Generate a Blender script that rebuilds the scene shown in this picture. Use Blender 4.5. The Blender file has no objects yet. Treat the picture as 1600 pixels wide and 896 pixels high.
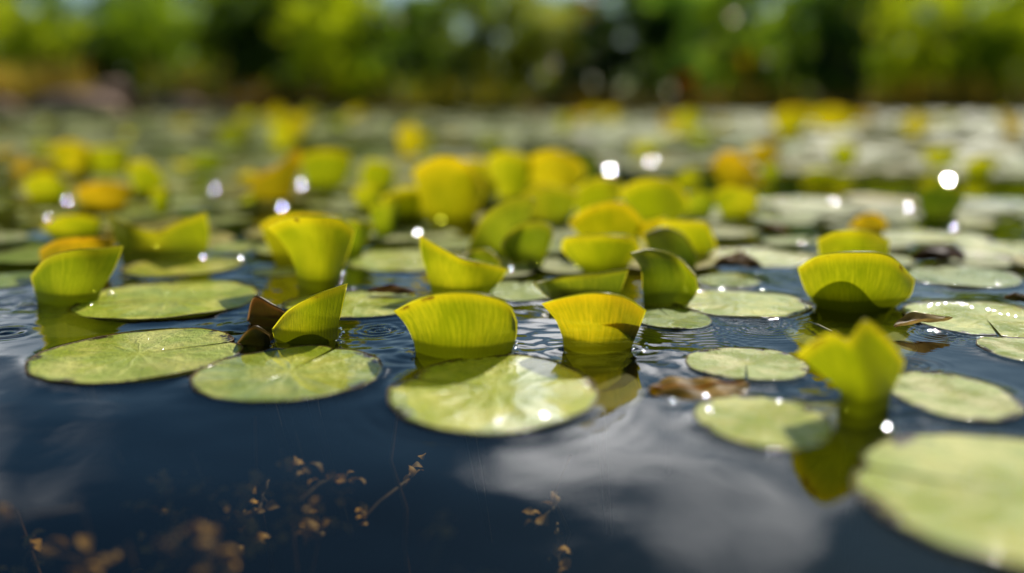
import bpy, math, random
import numpy as np
from mathutils import Vector, Matrix, Euler
R = math.radians
sc = bpy.context.scene
COL = sc.collection
rng = np.random.default_rng(7)
random.seed(7)

# ------------------------------------------------------------------ camera frame
H = 0.125                      # lens height above the water (m)
FPX = 1400.0                   # focal length in pixels of the 1600 wide frame
PITCH = math.atan(283.0 / FPX)
SP, CP = math.sin(PITCH), math.cos(PITCH)
SUN_EL, SUN_AZ = R(40), R(26)  # azimuth clockwise from +Y
SUN = Vector((math.sin(SUN_AZ) * math.cos(SUN_EL), math.cos(SUN_AZ) * math.cos(SUN_EL), math.sin(SUN_EL)))

def ray(px, py):
    a, b = (px - 800) / FPX, -(py - 448) / FPX
    return (a, CP + b * SP, -SP + b * CP)
def ground(px, py, z=0.0):
    d = ray(px, py); t = (z - H) / d[2]
    return Vector((d[0] * t, d[1] * t, z))
def at_depth(px, py, Y):
    d = ray(px, py); t = Y / d[1]
    return Vector((d[0] * t, Y, H + d[2] * t))

# ------------------------------------------------------------------ helpers
def tag(o, label=None, cat=None, group=None, kind=None):
    if label: o['label'] = label
    if cat: o['category'] = cat
    if group: o['group'] = group
    if kind: o['kind'] = kind
    return o
def empty(name, loc=(0, 0, 0)):
    o = bpy.data.objects.new(name, None); COL.objects.link(o); o.location = loc
    o.empty_display_size = 0.02
    return o
def link(name, me, mat=None, parent=None):
    o = bpy.data.objects.new(name, me); COL.objects.link(o)
    if mat is not None and not me.materials: me.materials.append(mat)
    if parent is not None: o.parent = parent
    return o
def mesh_np(name, V, F, smooth=True, attrs=None):
    """V (n,3), F (m,k) all faces with k corners"""
    V = np.asarray(V, dtype=np.float32); F = np.asarray(F, dtype=np.int32)
    me = bpy.data.meshes.new(name)
    me.vertices.add(len(V)); me.vertices.foreach_set('co', V.ravel())
    k = F.shape[1]
    me.loops.add(F.size); me.loops.foreach_set('vertex_index', F.ravel())
    me.polygons.add(len(F)); me.polygons.foreach_set('loop_start', np.arange(0, F.size, k, dtype=np.int32))
    me.update(calc_edges=True)
    if smooth: me.polygons.foreach_set('use_smooth', np.ones(len(F), dtype=bool))
    for an, av in (attrs or {}).items():
        at = me.attributes.new(an, 'FLOAT', 'POINT'); at.data.foreach_set('value', np.asarray(av, dtype=np.float32).ravel())
    me.validate()
    return me
def grid_faces(nu, nv, wrap=False):
    """verts indexed v*nu+u"""
    f = []
    for v in range(nv - 1):
        for u in range(nu if wrap else nu - 1):
            u2 = (u + 1) % nu
            f.append((v * nu + u, v * nu + u2, (v + 1) * nu + u2, (v + 1) * nu + u))
    return np.array(f, dtype=np.int32)
def tube(path, rad, sides=8):
    path = [Vector(p) for p in path]; n = len(path)
    rad = rad if hasattr(rad, '__len__') else [rad] * n
    V = []
    up = Vector((0.3, 0.2, 1)).normalized()
    for i, p in enumerate(path):
        t = (path[min(i + 1, n - 1)] - path[max(i - 1, 0)]).normalized()
        a = t.cross(up)
        if a.length < 1e-4: a = t.cross(Vector((1, 0, 0)))
        a.normalize(); b = t.cross(a)
        for s in range(sides):
            th = 2 * math.pi * s / sides
            V.append(p + (a * math.cos(th) + b * math.sin(th)) * rad[i])
    F = grid_faces(sides, n, True)
    return np.array([tuple(v) for v in V]), F
def merge(parts):
    Vs, Fs, o = [], [], 0
    for V, F in parts:
        Vs.append(V); Fs.append(np.asarray(F) + o); o += len(V)
    return np.concatenate(Vs), np.concatenate(Fs)
def catmull(pts, ts):
    pts = np.array(pts, dtype=float)
    d = np.r_[0, np.cumsum(np.linalg.norm(np.diff(pts, axis=0), axis=1))]; d /= d[-1]
    n = len(pts); out = []
    m = np.zeros_like(pts)
    for i in range(n):
        a, b = max(i - 1, 0), min(i + 1, n - 1)
        m[i] = (pts[b] - pts[a]) / max(d[b] - d[a], 1e-9)
    for t in ts:
        i = min(max(np.searchsorted(d, t) - 1, 0), n - 2)
        h = d[i + 1] - d[i]; s = (t - d[i]) / h
        out.append((2*s**3-3*s**2+1)*pts[i] + (s**3-2*s**2+s)*h*m[i] + (-2*s**3+3*s**2)*pts[i+1] + (s**3-s**2)*h*m[i+1])
    return np.array(out)

# ------------------------------------------------------------------ node helpers
class NT:
    def __init__(s, name):
        s.m = bpy.data.materials.new(name); s.m.use_nodes = True
        s.t = s.m.node_tree; s.t.nodes.clear()
        s.out = s.t.nodes.new('ShaderNodeOutputMaterial')
    def n(s, typ, ins=None, **kw):
        nd = s.t.nodes.new(typ)
        for k, v in kw.items(): setattr(nd, k, v)
        for k, v in (ins or {}).items(): s.set(nd, k, v)
        return nd
    def set(s, nd, k, v):
        i = nd.inputs[k]
        if isinstance(v, bpy.types.NodeSocket): s.t.links.new(v, i)
        else: i.default_value = v
    def math(s, op, a, b=0.0, c=None):
        nd = s.n('ShaderNodeMath', operation=op)
        s.set(nd, 0, a); s.set(nd, 1, b)
        if c is not None: s.set(nd, 2, c)
        return nd.outputs[0]
    def mix(s, f, a, b, mode='MIX'):
        nd = s.n('ShaderNodeMix', data_type='RGBA', blend_type=mode)
        s.set(nd, 'Factor', f)
        for k, v in ((6, a), (7, b)):
            if isinstance(v, bpy.types.NodeSocket): s.t.links.new(v, nd.inputs[k])
            else: nd.inputs[k].default_value = (*v, 1)
        return nd.outputs[2]
    def ramp(s, f, a, b, lo=0.0, hi=1.0):
        nd = s.n('ShaderNodeMapRange', interpolation_type='SMOOTHSTEP')
        s.set(nd, 0, f); s.set(nd, 1, a); s.set(nd, 2, b); s.set(nd, 3, lo); s.set(nd, 4, hi)
        return nd.outputs[0]
    def noise(s, vec, scale, detail=3, rough=.5, dist=0.):
        nd = s.n('ShaderNodeTexNoise', {'Scale': scale, 'Detail': detail, 'Roughness': rough, 'Distortion': dist})
        if vec is not None: s.t.links.new(vec, nd.inputs['Vector'])
        return nd.outputs['Fac']
    def attr(s, name): return s.n('ShaderNodeAttribute', attribute_name=name).outputs['Fac']
    def end(s, sh): s.t.links.new(sh, s.out.inputs['Surface']); return s.m
    def obj(s): return s.n('ShaderNodeTexCoord').outputs['Object']
    def oi(s): return s.n('ShaderNodeObjectInfo')

def rnd_vec(t, scale=1.0):
    """object coordinates shifted per object so that copies differ"""
    oi = t.oi()
    v = t.n('ShaderNodeVectorMath', operation='ADD')
    t.t.links.new(t.obj(), v.inputs[0])
    m = t.n('ShaderNodeVectorMath', operation='MULTIPLY')
    t.t.links.new(oi.outputs['Random'], m.inputs[0]); m.inputs[1].default_value = (37, 91, 53)
    t.t.links.new(m.outputs[0], v.inputs[1])
    return v.outputs[0], oi

def mat_pad(name, far=False):
    t = NT(name)
    vec, oi = rnd_vec(t)
    rad, ang = t.attr('rad'), t.attr('ang')
    base = oi.outputs['Color']
    n1 = t.noise(vec, 2.2, 4, .55); n2 = t.noise(vec, 9.0, 4, .6)
    c = t.mix(t.ramp(n1, .38, .66), t.mix(1.0, base, (.78, .86, .6), 'MULTIPLY'), t.mix(1.0, base, (1.35, 1.2, 1.9), 'MULTIPLY'))
    c = t.mix(t.ramp(n2, .45, .75, 0, .55), c, t.mix(1.0, base, (.72, .82, .55), 'MULTIPLY'))
    # veins fanning out from the stalk
    vn = t.math('ADD', t.math('MULTIPLY', ang, 13.0), t.math('MULTIPLY', t.noise(vec, 3.0, 2), .9))
    fr = t.math('ABSOLUTE', t.math('SUBTRACT', t.math('FRACT', vn), .5))
    vein = t.math('MULTIPLY', t.ramp(fr, .0, .09, 1, 0), t.ramp(rad, .1, .9, .55, .12))
    c = t.mix(vein, c, t.mix(1.0, base, (1.35, 1.2, 1.5), 'MULTIPLY'))
    c = t.mix(t.ramp(rad, 0, .22, .5, 0), c, t.mix(1.0, base, (1.15, 1.1, .5), 'MULTIPLY'))
    # worn reddish edge, brown decay patches, small specks
    edge = t.ramp(t.math('ADD', rad, t.math('MULTIPLY', t.math('SUBTRACT', n2, .5), .05)), .965, .995)
    c = t.mix(t.math('MULTIPLY', edge, .75), c, (.16, .075, .02))
    if far:
        gp = t.n('ShaderNodeNewGeometry').outputs['Position']
        c = t.mix(t.ramp(t.noise(gp, 2.6, 4, .7), .52, .66, 0, .8), c, t.mix(1.0, c, (1.15, .95, .25), 'MULTIPLY'))
        c = t.mix(t.ramp(t.noise(gp, 1.1, 4, .7), .5, .64, 0, .75), c, t.mix(1.0, c, (.40, .44, .3), 'MULTIPLY'))
    dec = t.math('MULTIPLY', t.ramp(t.math('ADD', rad, t.math('MULTIPLY', n2, .14)), .93, 1.01), t.ramp(t.noise(vec, 1.9, 5, .7), .52, .58))
    c = t.mix(dec, c, (.055, .018, .008))
    spk = t.ramp(t.noise(vec, 26, 2), .70, .76, 0, .6)
    c = t.mix(spk, c, (.14, .10, .02))
    hb = t.math('ADD', t.math('MULTIPLY', vein, -.5), t.math('ADD', t.math('MULTIPLY', n2, .9), t.math('MULTIPLY', t.noise(vec, 55, 2), .18)))
    bmp = t.n('ShaderNodeBump', {'Strength': .35, 'Distance': .02, 'Height': hb})
    p = t.n('ShaderNodeBsdfPrincipled', {'Base Color': c, 'Roughness': t.ramp(t.noise(vec, 1.3, 3), .42, .6, .18, .48) if not far else .5,
            'Specular IOR Level': .42 if not far else .16, 'Coat Weight': .35 if not far else .05, 'Coat Roughness': .12 if not far else .3, 'Coat IOR': 1.45, 'Normal': bmp.outputs[0]})
    tr = t.n('ShaderNodeBsdfTranslucent', {'Color': t.mix(1.0, c, (1.0, 1.1, .4), 'MULTIPLY')})
    ms = t.n('ShaderNodeMixShader', {0: .12}); t.t.links.new(p.outputs[0], ms.inputs[1]); t.t.links.new(tr.outputs[0], ms.inputs[2])
    return t.end(ms.outputs[0])

def mat_wet_pad(name):
    """pad with a thin skin of water on it: mirrors what stands behind it"""
    m = mat_pad(name)
    for nd in m.node_tree.nodes:
        if nd.type == 'BSDF_PRINCIPLED':
            nd.inputs['Coat Weight'].default_value = 1.0
            nd.inputs['Coat Roughness'].default_value = .04
            nd.inputs['Coat IOR'].default_value = 1.5
    return m

def mat_blade(name):
    t = NT(name)
    vec, oi = rnd_vec(t)
    u, v = t.attr('u'), t.attr('v')
    base = oi.outputs['Color']
    n1 = t.noise(vec, 38, 3); n2 = t.noise(vec, 150, 3, .6)
    # fine upright veins
    w = t.math('ADD', t.math('MULTIPLY', u, 21.0), t.math('MULTIPLY', n1, 1.3))
    fr = t.math('ABSOLUTE', t.math('SUBTRACT', t.math('FRACT', w), .5))
    vein = t.math('MULTIPLY', t.ramp(fr, 0, .16, 1, 0), t.ramp(v, .05, .95, .42, .2))
    uv = t.n('ShaderNodeCombineXYZ', {0: t.math('MULTIPLY', u, 60.0), 1: t.math('MULTIPLY', v, 2.5), 2: t.math('MULTIPLY', oi.outputs['Random'], 50.0)}).outputs[0]
    fib = t.noise(uv, 1.0, 4, .7)
    c = t.mix(vein, base, t.mix(1.0, base, (.60, .74, .45), 'MULTIPLY'))
    c = t.mix(t.ramp(fib, .42, .62), t.mix(1.0, c, (.72, .80, .6), 'MULTIPLY'), t.mix(1.0, c, (1.12, 1.1, 1.1), 'MULTIPLY'))
    c = t.mix(t.ramp(n1, .4, .7, 0, .5), c, t.mix(1.0, base, (.8, .88, .5), 'MULTIPLY'))
    c = t.mix(t.ramp(n2, .62, .72, 0, .3), c, t.mix(1.0, base, (.62, .6, .4), 'MULTIPLY'))
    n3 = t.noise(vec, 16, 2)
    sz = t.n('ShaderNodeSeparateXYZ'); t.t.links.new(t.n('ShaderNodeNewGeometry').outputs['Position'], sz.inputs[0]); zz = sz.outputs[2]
    low = t.ramp(t.math('ADD', zz, t.math('MULTIPLY', t.math('SUBTRACT', n3, .5), .016)), .001, .017, .85, 0)  # lower blade darkened in its colour, for shade as well as the wet foot
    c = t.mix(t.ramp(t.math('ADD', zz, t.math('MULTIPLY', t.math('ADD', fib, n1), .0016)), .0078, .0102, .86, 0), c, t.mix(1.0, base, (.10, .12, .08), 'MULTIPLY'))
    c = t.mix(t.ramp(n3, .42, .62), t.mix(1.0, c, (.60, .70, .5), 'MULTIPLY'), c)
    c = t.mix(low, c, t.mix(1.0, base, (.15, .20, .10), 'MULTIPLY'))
    c = t.mix(t.ramp(v, .80, 1.0, 0, .6), c, t.mix(1.0, base, (1.45, 1.2, .8), 'MULTIPLY'))
    nick = t.math('MULTIPLY', t.ramp(v, .90, .99), t.ramp(t.noise(vec, 70, 3), .60, .68))
    c = t.mix(nick, c, (.20, .08, .01))
    bmp = t.n('ShaderNodeBump', {'Strength': .35, 'Distance': .0012, 'Height': t.math('ADD', t.math('MULTIPLY', vein, -1), n2)})
    d = t.n('ShaderNodeBsdfPrincipled', {'Base Color': t.mix(1.0, c, (.55, .62, .6), 'MULTIPLY'), 'Roughness': .38, 'Specular IOR Level': .5, 'Normal': bmp.outputs[0]})
    tr = t.n('ShaderNodeBsdfTranslucent', {'Color': c, 'Normal': bmp.outputs[0]})
    ms = t.n('ShaderNodeMixShader', {0: .66}); t.t.links.new(d.outputs[0], ms.inputs[1]); t.t.links.new(tr.outputs[0], ms.inputs[2])
    tp = t.n('ShaderNodeBsdfTransparent', {'Color': (.75, .8, .05, 1)})
    m2 = t.n('ShaderNodeMixShader', {0: .08}); t.t.links.new(ms.outputs[0], m2.inputs[1]); t.t.links.new(tp.outputs[0], m2.inputs[2])
    return t.end(m2.outputs[0])

def mat_plain(name, col, rough=.5, var=.5, scale=60, trans=0.0, bump=.3, dist=.002, use_obj=False, spec=.4):
    t = NT(name)
    vec, oi = rnd_vec(t)
    n1 = t.noise(vec, scale, 4, .6)
    b = oi.outputs['Color'] if use_obj else t.mix(0.0, col, col)
    c = t.mix(t.ramp(n1, .3, .7), t.mix(1.0, b, (1 - var,) * 3, 'MULTIPLY'), t.mix(1.0, b, (1 + var * .6,) * 3, 'MULTIPLY'))
    bm = t.n('ShaderNodeBump', {'Strength': bump, 'Distance': dist, 'Height': n1})
    p = t.n('ShaderNodeBsdfPrincipled', {'Base Color': c, 'Roughness': rough, 'Specular IOR Level': spec, 'Normal': bm.outputs[0]})
    sh = p.outputs[0]
    if trans:
        tr = t.n('ShaderNodeBsdfTranslucent', {'Color': c})
        ms = t.n('ShaderNodeMixShader', {0: trans}); t.t.links.new(sh, ms.inputs[1]); t.t.links.new(tr.outputs[0], ms.inputs[2]); sh = ms.outputs[0]
    return t.end(sh)

def mat_foliage(name, rough=.45):
    t = NT(name)
    oi = t.oi(); ti = t.attr('tint')
    b = oi.outputs['Color']
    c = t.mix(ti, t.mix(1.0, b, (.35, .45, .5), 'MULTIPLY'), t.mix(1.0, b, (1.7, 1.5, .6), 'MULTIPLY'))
    p = t.n('ShaderNodeBsdfPrincipled', {'Base Color': c, 'Roughness': .6, 'Specular IOR Level': .15})
    tr = t.n('ShaderNodeBsdfTranslucent', {'Color': t.mix(1.0, c, (2.2, 2.1, .8), 'MULTIPLY')})
    ms = t.n('ShaderNodeMixShader', {0: .5}); t.t.links.new(p.outputs[0], ms.inputs[1]); t.t.links.new(tr.outputs[0], ms.inputs[2])
    return t.end(ms.outputs[0])

def mat_water():
    t = NT('pond_water')
    geo = t.n('ShaderNodeNewGeometry').outputs['Position']
    n1 = t.noise(geo, 9, 2, .5); n2 = t.noise(geo, 34, 2, .5)
    bm = t.n('ShaderNodeBump', {'Strength': .5, 'Distance': .004, 'Height': t.math('ADD', t.math('MULTIPLY', n1, 1.0), t.math('MULTIPLY', n2, .10))})
    bk = t.n('ShaderNodeNewGeometry').outputs['Backfacing']
    fr = t.n('ShaderNodeFresnel', {'IOR': t.math('SUBTRACT', 1.38, t.math('MULTIPLY', bk, 1.38 - 1 / 1.38)), 'Normal': bm.outputs[0]})
    gl = t.n('ShaderNodeBsdfGlossy', {'Color': (1, 1, 1, 1), 'Roughness': .02, 'Normal': bm.outputs[0]})
    tp = t.n('ShaderNodeBsdfTransparent', {'Color': (.66, .66, .52, 1)})
    ms = t.n('ShaderNodeMixShader', {0: t.math('MULTIPLY', fr.outputs[0], 1.15)})
    t.t.links.new(tp.outputs[0], ms.inputs[1]); t.t.links.new(gl.outputs[0], ms.inputs[2])
    return t.end(ms.outputs[0])

def mat_glint():
    t = NT('sunlit_drop')
    g = t.n('ShaderNodeBsdfGlossy', {'Color': (.95, .97, 1, 1), 'Roughness': .2})
    return t.end(g.outputs[0])
def mat_drop():
    t = NT('clear_drop')
    g = t.n('ShaderNodeBsdfGlass', {'IOR': 1.33, 'Roughness': .02})
    g2 = t.n('ShaderNodeBsdfGlossy', {'Color': (.95, .97, 1, 1), 'Roughness': .18})
    ms = t.n('ShaderNodeMixShader', {0: .3}); t.t.links.new(g.outputs[0], ms.inputs[1]); t.t.links.new(g2.outputs[0], ms.inputs[2])
    return t.end(ms.outputs[0])

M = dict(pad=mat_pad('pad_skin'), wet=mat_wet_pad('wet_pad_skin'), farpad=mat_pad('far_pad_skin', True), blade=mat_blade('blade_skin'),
         rim=mat_plain('blade_margin', (.52, .42, .03), .35, .15, 120, .6, use_obj=True),
         padrim=mat_plain('pad_margin', (.20, .11, .03), .4, .5, 70, .2),
         stalk=mat_plain('stalk_skin', (.035, .022, .010), .6, .4, 90),
         dead=mat_plain('dead_leaf', (.1, .05, .02), .5, .5, 90, .4, .3, .001, True, .15),
         sunk=mat_plain('sunken_leaf', (.1, .1, .01), .5, .45, 45, .25, .3, .002, True),
         weed=mat_plain('waterweed_leaf', (.34, .17, .04), .6, .4, 60, .2, use_obj=True),
         leaf=mat_foliage('foliage'), bark=mat_plain('bark', (.07, .05, .035), .85, .5, 12, 0, .8, .02),
         rock=mat_plain('rock_face', (.42, .26, .17), .8, .55, 6, 0, .9, .05),
         drop=mat_drop(), glint=mat_glint(), water=mat_water())

# ------------------------------------------------------------------ lily pads
def pad_arrays(seed, ns=72, nr=14, notch=.10, wob=.03, lip=.0, notch_len=.92, bend=0.0):
    """unit pad, notch towards +X, stalk joint at the centre"""
    g = np.random.default_rng(seed)
    ph = g.uniform(0, 6.28, 6)
    k = np.arange(ns); s = k / (ns - 1)
    th = notch + s * (2 * math.pi - 2 * notch)
    R0 = 1 + wob * np.sin(2 * th + ph[0]) + wob * .6 * np.sin(3 * th + ph[1]) + wob * .25 * np.sin(7 * th + ph[2]) + .006 * np.sin(17 * th + ph[3])
    e = np.minimum(s, 1 - s)
    R0 *= 1 - .10 * np.exp(-(e / .018) ** 1.2)              # rounded lobes beside the notch
    V, rad, ang = [], [], []
    cx = (1 - notch_len)
    for r in range(nr):
        q = (r / (nr - 1)) ** .85
        x = cx * 0 + q * R0 * np.cos(th); y = q * R0 * np.sin(th)
        z = (.007 * np.sin(2 * th + ph[4]) + .009 * np.sin(3 * th + ph[5]) + .006 * np.sin(6 * th + ph[1])) * q ** 2 + lip * q ** 6
        z += bend * q ** 4 * np.clip(np.sin(th + ph[0]), 0, 1) ** 3
        z += .006 * np.cos(13 * th) * q * (1 - q) * 2
        V.append(np.stack([x, y, z], 1)); rad.append(np.full(ns, q)); ang.append(th / (2 * math.pi))
    # folded-down skirt that gives the leaf its thickness
    x, y = R0 * np.cos(th) * .995, R0 * np.sin(th) * .995
    V.append(np.stack([x, y, V[-1][:, 2] - .010], 1)); rad.append(np.full(ns, 1.0)); ang.append(th / (2 * math.pi))
    return np.concatenate(V), grid_faces(ns, nr + 1), np.concatenate(rad), np.concatenate(ang), (R0, th)

PADS = []   # (x, y, rx, ry, rot) for water, collisions
def near_pad(px, py, hw, label, color, seed, notch_dir=0.0, asp=1.0, mat='pad', z=.0010, notch=.03, tilt=(0, 0), lip=.004, bend=0., wob=.03, group='pale lily pads floating flat'):
    c = ground(px, py); Yc = c.y
    r = hw / FPX * (Yc * CP + H * SP)          # depth along the lens axis
    t = empty('lily_pad', (c.x, c.y, z))
    V, F, rad, ang, (R0, th) = pad_arrays(seed, 110, 18, notch, wob, lip, bend=bend)
    a = notch_dir
    rot = np.array([[math.cos(a), -math.sin(a), 0], [math.sin(a), math.cos(a), 0], [0, 0, 1]])
    V = (V @ rot.T)
    V[:, 2] += V[:, 0] * tilt[0] + V[:, 1] * tilt[1]
    V = V * np.array([1, asp, 1])
    # keep the object coordinates of the shader in pad units
    me = mesh_np('blade', V, F, True, {'rad': rad, 'ang': ang})
    b = link('blade', me, M[mat], t); b.scale = (r, r, r); b.color = (*color, 1)
    ns = 110; edge = V[17 * ns:18 * ns]
    Vr, Fr = tube(list(edge + np.array([0, 0, -.001])), .0055, 6)
    m = link('margin', mesh_np('margin', Vr, Fr), M['padrim'], t); m.scale = (r, r, r)
    tag(t, label, 'lily pad', group)
    PADS.append((c.x, c.y, r, r * asp))
    return t

PG = (.57, .62, .055); PY = (.62, .60, .06); PW = (.68, .70, .17); PD = (.28, .37, .015); PL = (.59, .63, .09)
near_pad(217, 556, 154, 'large pale pad with browned notched rim, alone ahead of the sunken olive leaf', PL, 11, R(28), 1.0, lip=.008, wob=.02, notch=.025)
near_pad(452, 584, 146, 'oval pale pad carrying the shadow of a pointed yellow-green leaf', PG, 12, R(70), 1.0, 'wet', wob=.012, notch=.025)
near_pad(772, 612, 162, 'big wet pad mirroring the wide curved leaf, bright drops on its edge', PG, 13, R(160), 1.18, 'wet', wob=.022, notch=.025)
near_pad(261, 470, 141, 'long pale pad with a torn brown spot, behind the browned notched pad', PG, 14, R(200), 1.0, wob=.02, notch=.025, lip=.008)
near_pad(1166, 571, 90, 'small whitish pad with frayed brown edge beside the two-lobed blurred leaf', PW, 15, R(255), 1.05, wob=.03, lip=.008)
near_pad(1487, 620, 96, 'blurred pale pad with a dark red corner beside the two-lobed blurred leaf', PW, 16, R(150), 1.22, wob=.03)
near_pad(1192, 660, 106, 'blurred pale pad between the brown floating leaf and the two-lobed leaf', PL, 17, R(20), 1.1, wob=.03)
near_pad(1622, 782, 280, 'very large out-of-focus pad with a dark notch line, cut off by the frame', PL, 18, R(150), .95, wob=.02, notch=.025, lip=.008)
near_pad(1154, 476, 102, 'pale pad with fine ripples along its front rim', PG, 19, R(190), 1.0, wob=.04, lip=.008)
near_pad(1050, 500, 62, 'narrow green pad half tucked behind the bright yellow standing leaf', PD, 20, R(100), 1.1)
near_pad(1540, 500, 118, 'green pad edged with a row of sparkling drops, under the tan curled leaf', PG, 21, R(250), 1.1, wob=.03)
near_pad(1612, 549, 74, 'whitish pad in front of the sparkling pad, cut off by the frame', PW, 22, R(0), 1.1)
near_pad(1496, 434, 90, 'olive-rimmed green pad beside the fan-shaped leaf with brown pads behind', PD, 23, R(90), 1.0, lip=.008)
near_pad(1580, 391, 78, 'cream-green round pad ringed by dark water, cut off by the frame', PW, 24, R(60), 1.0)
near_pad(556, 477, 112, 'light green pad with brown leaf scrap, between pointed leaf and tall one-sided leaf', PG, 25, R(330), .85, wob=.03)
near_pad(288, 418, 89, 'thin pale pad under the two-peaked leaf', PY, 26, R(100), .95, wob=.03)
near_pad(12, 440, 54, 'green pad beside the upright leaf, cut off by the frame', PD, 27, R(200), 1.2)
near_pad(815, 457, 64, 'vivid green shaded pad between the tall one-sided leaf and slanted leaf', PD, 28, R(90), 1.15)
near_pad(1136, 441, 52, 'dark green pad below the brown and yellow curled leaf', PD, 29, R(40), 1.0)
near_pad(1186, 403, 90, 'pale cream pad behind the brown and yellow curled leaf', PW, 30, R(140), 1.0)
near_pad(432, 427, 38, 'small pale pad just beside the foot of the vase-shaped leaf', PW, 31, R(0), 1.0)
near_pad(636, 408, 98, 'blurred pale pad behind the tall one-sided leaf', PL, 32, R(50), 1.0)
near_pad(372, 388, 46, 'blurred green pad beyond the two-peaked leaf', PL, 33, R(50), 1.0)
near_pad(1456, 372, 82, 'blurred cream pad beyond the dark brown leaf', PW, 34, R(300), .9)
near_pad(280, 319, 58, 'blurred grey-green pad between yellow leaf heaps', PW, 35, R(100), .9)
near_pad(1248, 318, 84, 'long blurred pale pad behind the orange tip leaf', PW, 36, R(90), .8)
near_pad(1560, 318, 70, 'blurred mint pad beside the dark green crumpled leaf', (.38, .50, .27), 37, R(10), .8)

def sunken(px, py, hw, label, seed, asp, color, nd, z=-.004):
    c = ground(px, py, z)
    r = hw / FPX * (c.y * CP + (H - z) * SP)
    t = empty('sunken_leaf', (c.x, c.y, z))
    V, F, rad, ang, _ = pad_arrays(seed, 80, 12, .12, .03, -.06)
    a = nd; rot = np.array([[math.cos(a), -math.sin(a), 0], [math.sin(a), math.cos(a), 0], [0, 0, 1]])
    V = (V @ rot.T) * np.array([1, asp, 1])
    b = link('blade', mesh_np('blade', V, F, True, {'rad': rad, 'ang': ang}), M['sunk'], t); b.scale = (r, r, r); b.color = (*color, 1)
    edge = V[11 * 80:12 * 80]
    Vr, Fr = tube(list(edge + np.array([0, 0, .004])), .010, 6)
    m = link('margin', mesh_np('margin', Vr, Fr), M['rim'], t); m.scale = (r, r, r); m.color = (.30, .26, .03, 1)
    tag(t, label, 'sunken leaf', 'leaves just below the water surface')
    return t
sunken(130, 501, 78, 'dark olive leaf lying under water below the upright leaf', 41, 1.25, (.16, .16, .012), R(60))
sunken(922, 600, 82, 'dark olive leaf under water beside the big wet pad', 42, 1.45, (.18, .15, .012), R(100))
sunken(1328, 525, 92, 'dark green leaf under water in front of the fan-shaped leaf', 43, 1.25, (.26, .29, .014), R(260), -.0025)
sunken(1290, 660, 110, 'dark blurred leaf under water at the foot of the two-lobed leaf', 44, 1.0, (.06, .07, .012), R(260), -.006)

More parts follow.
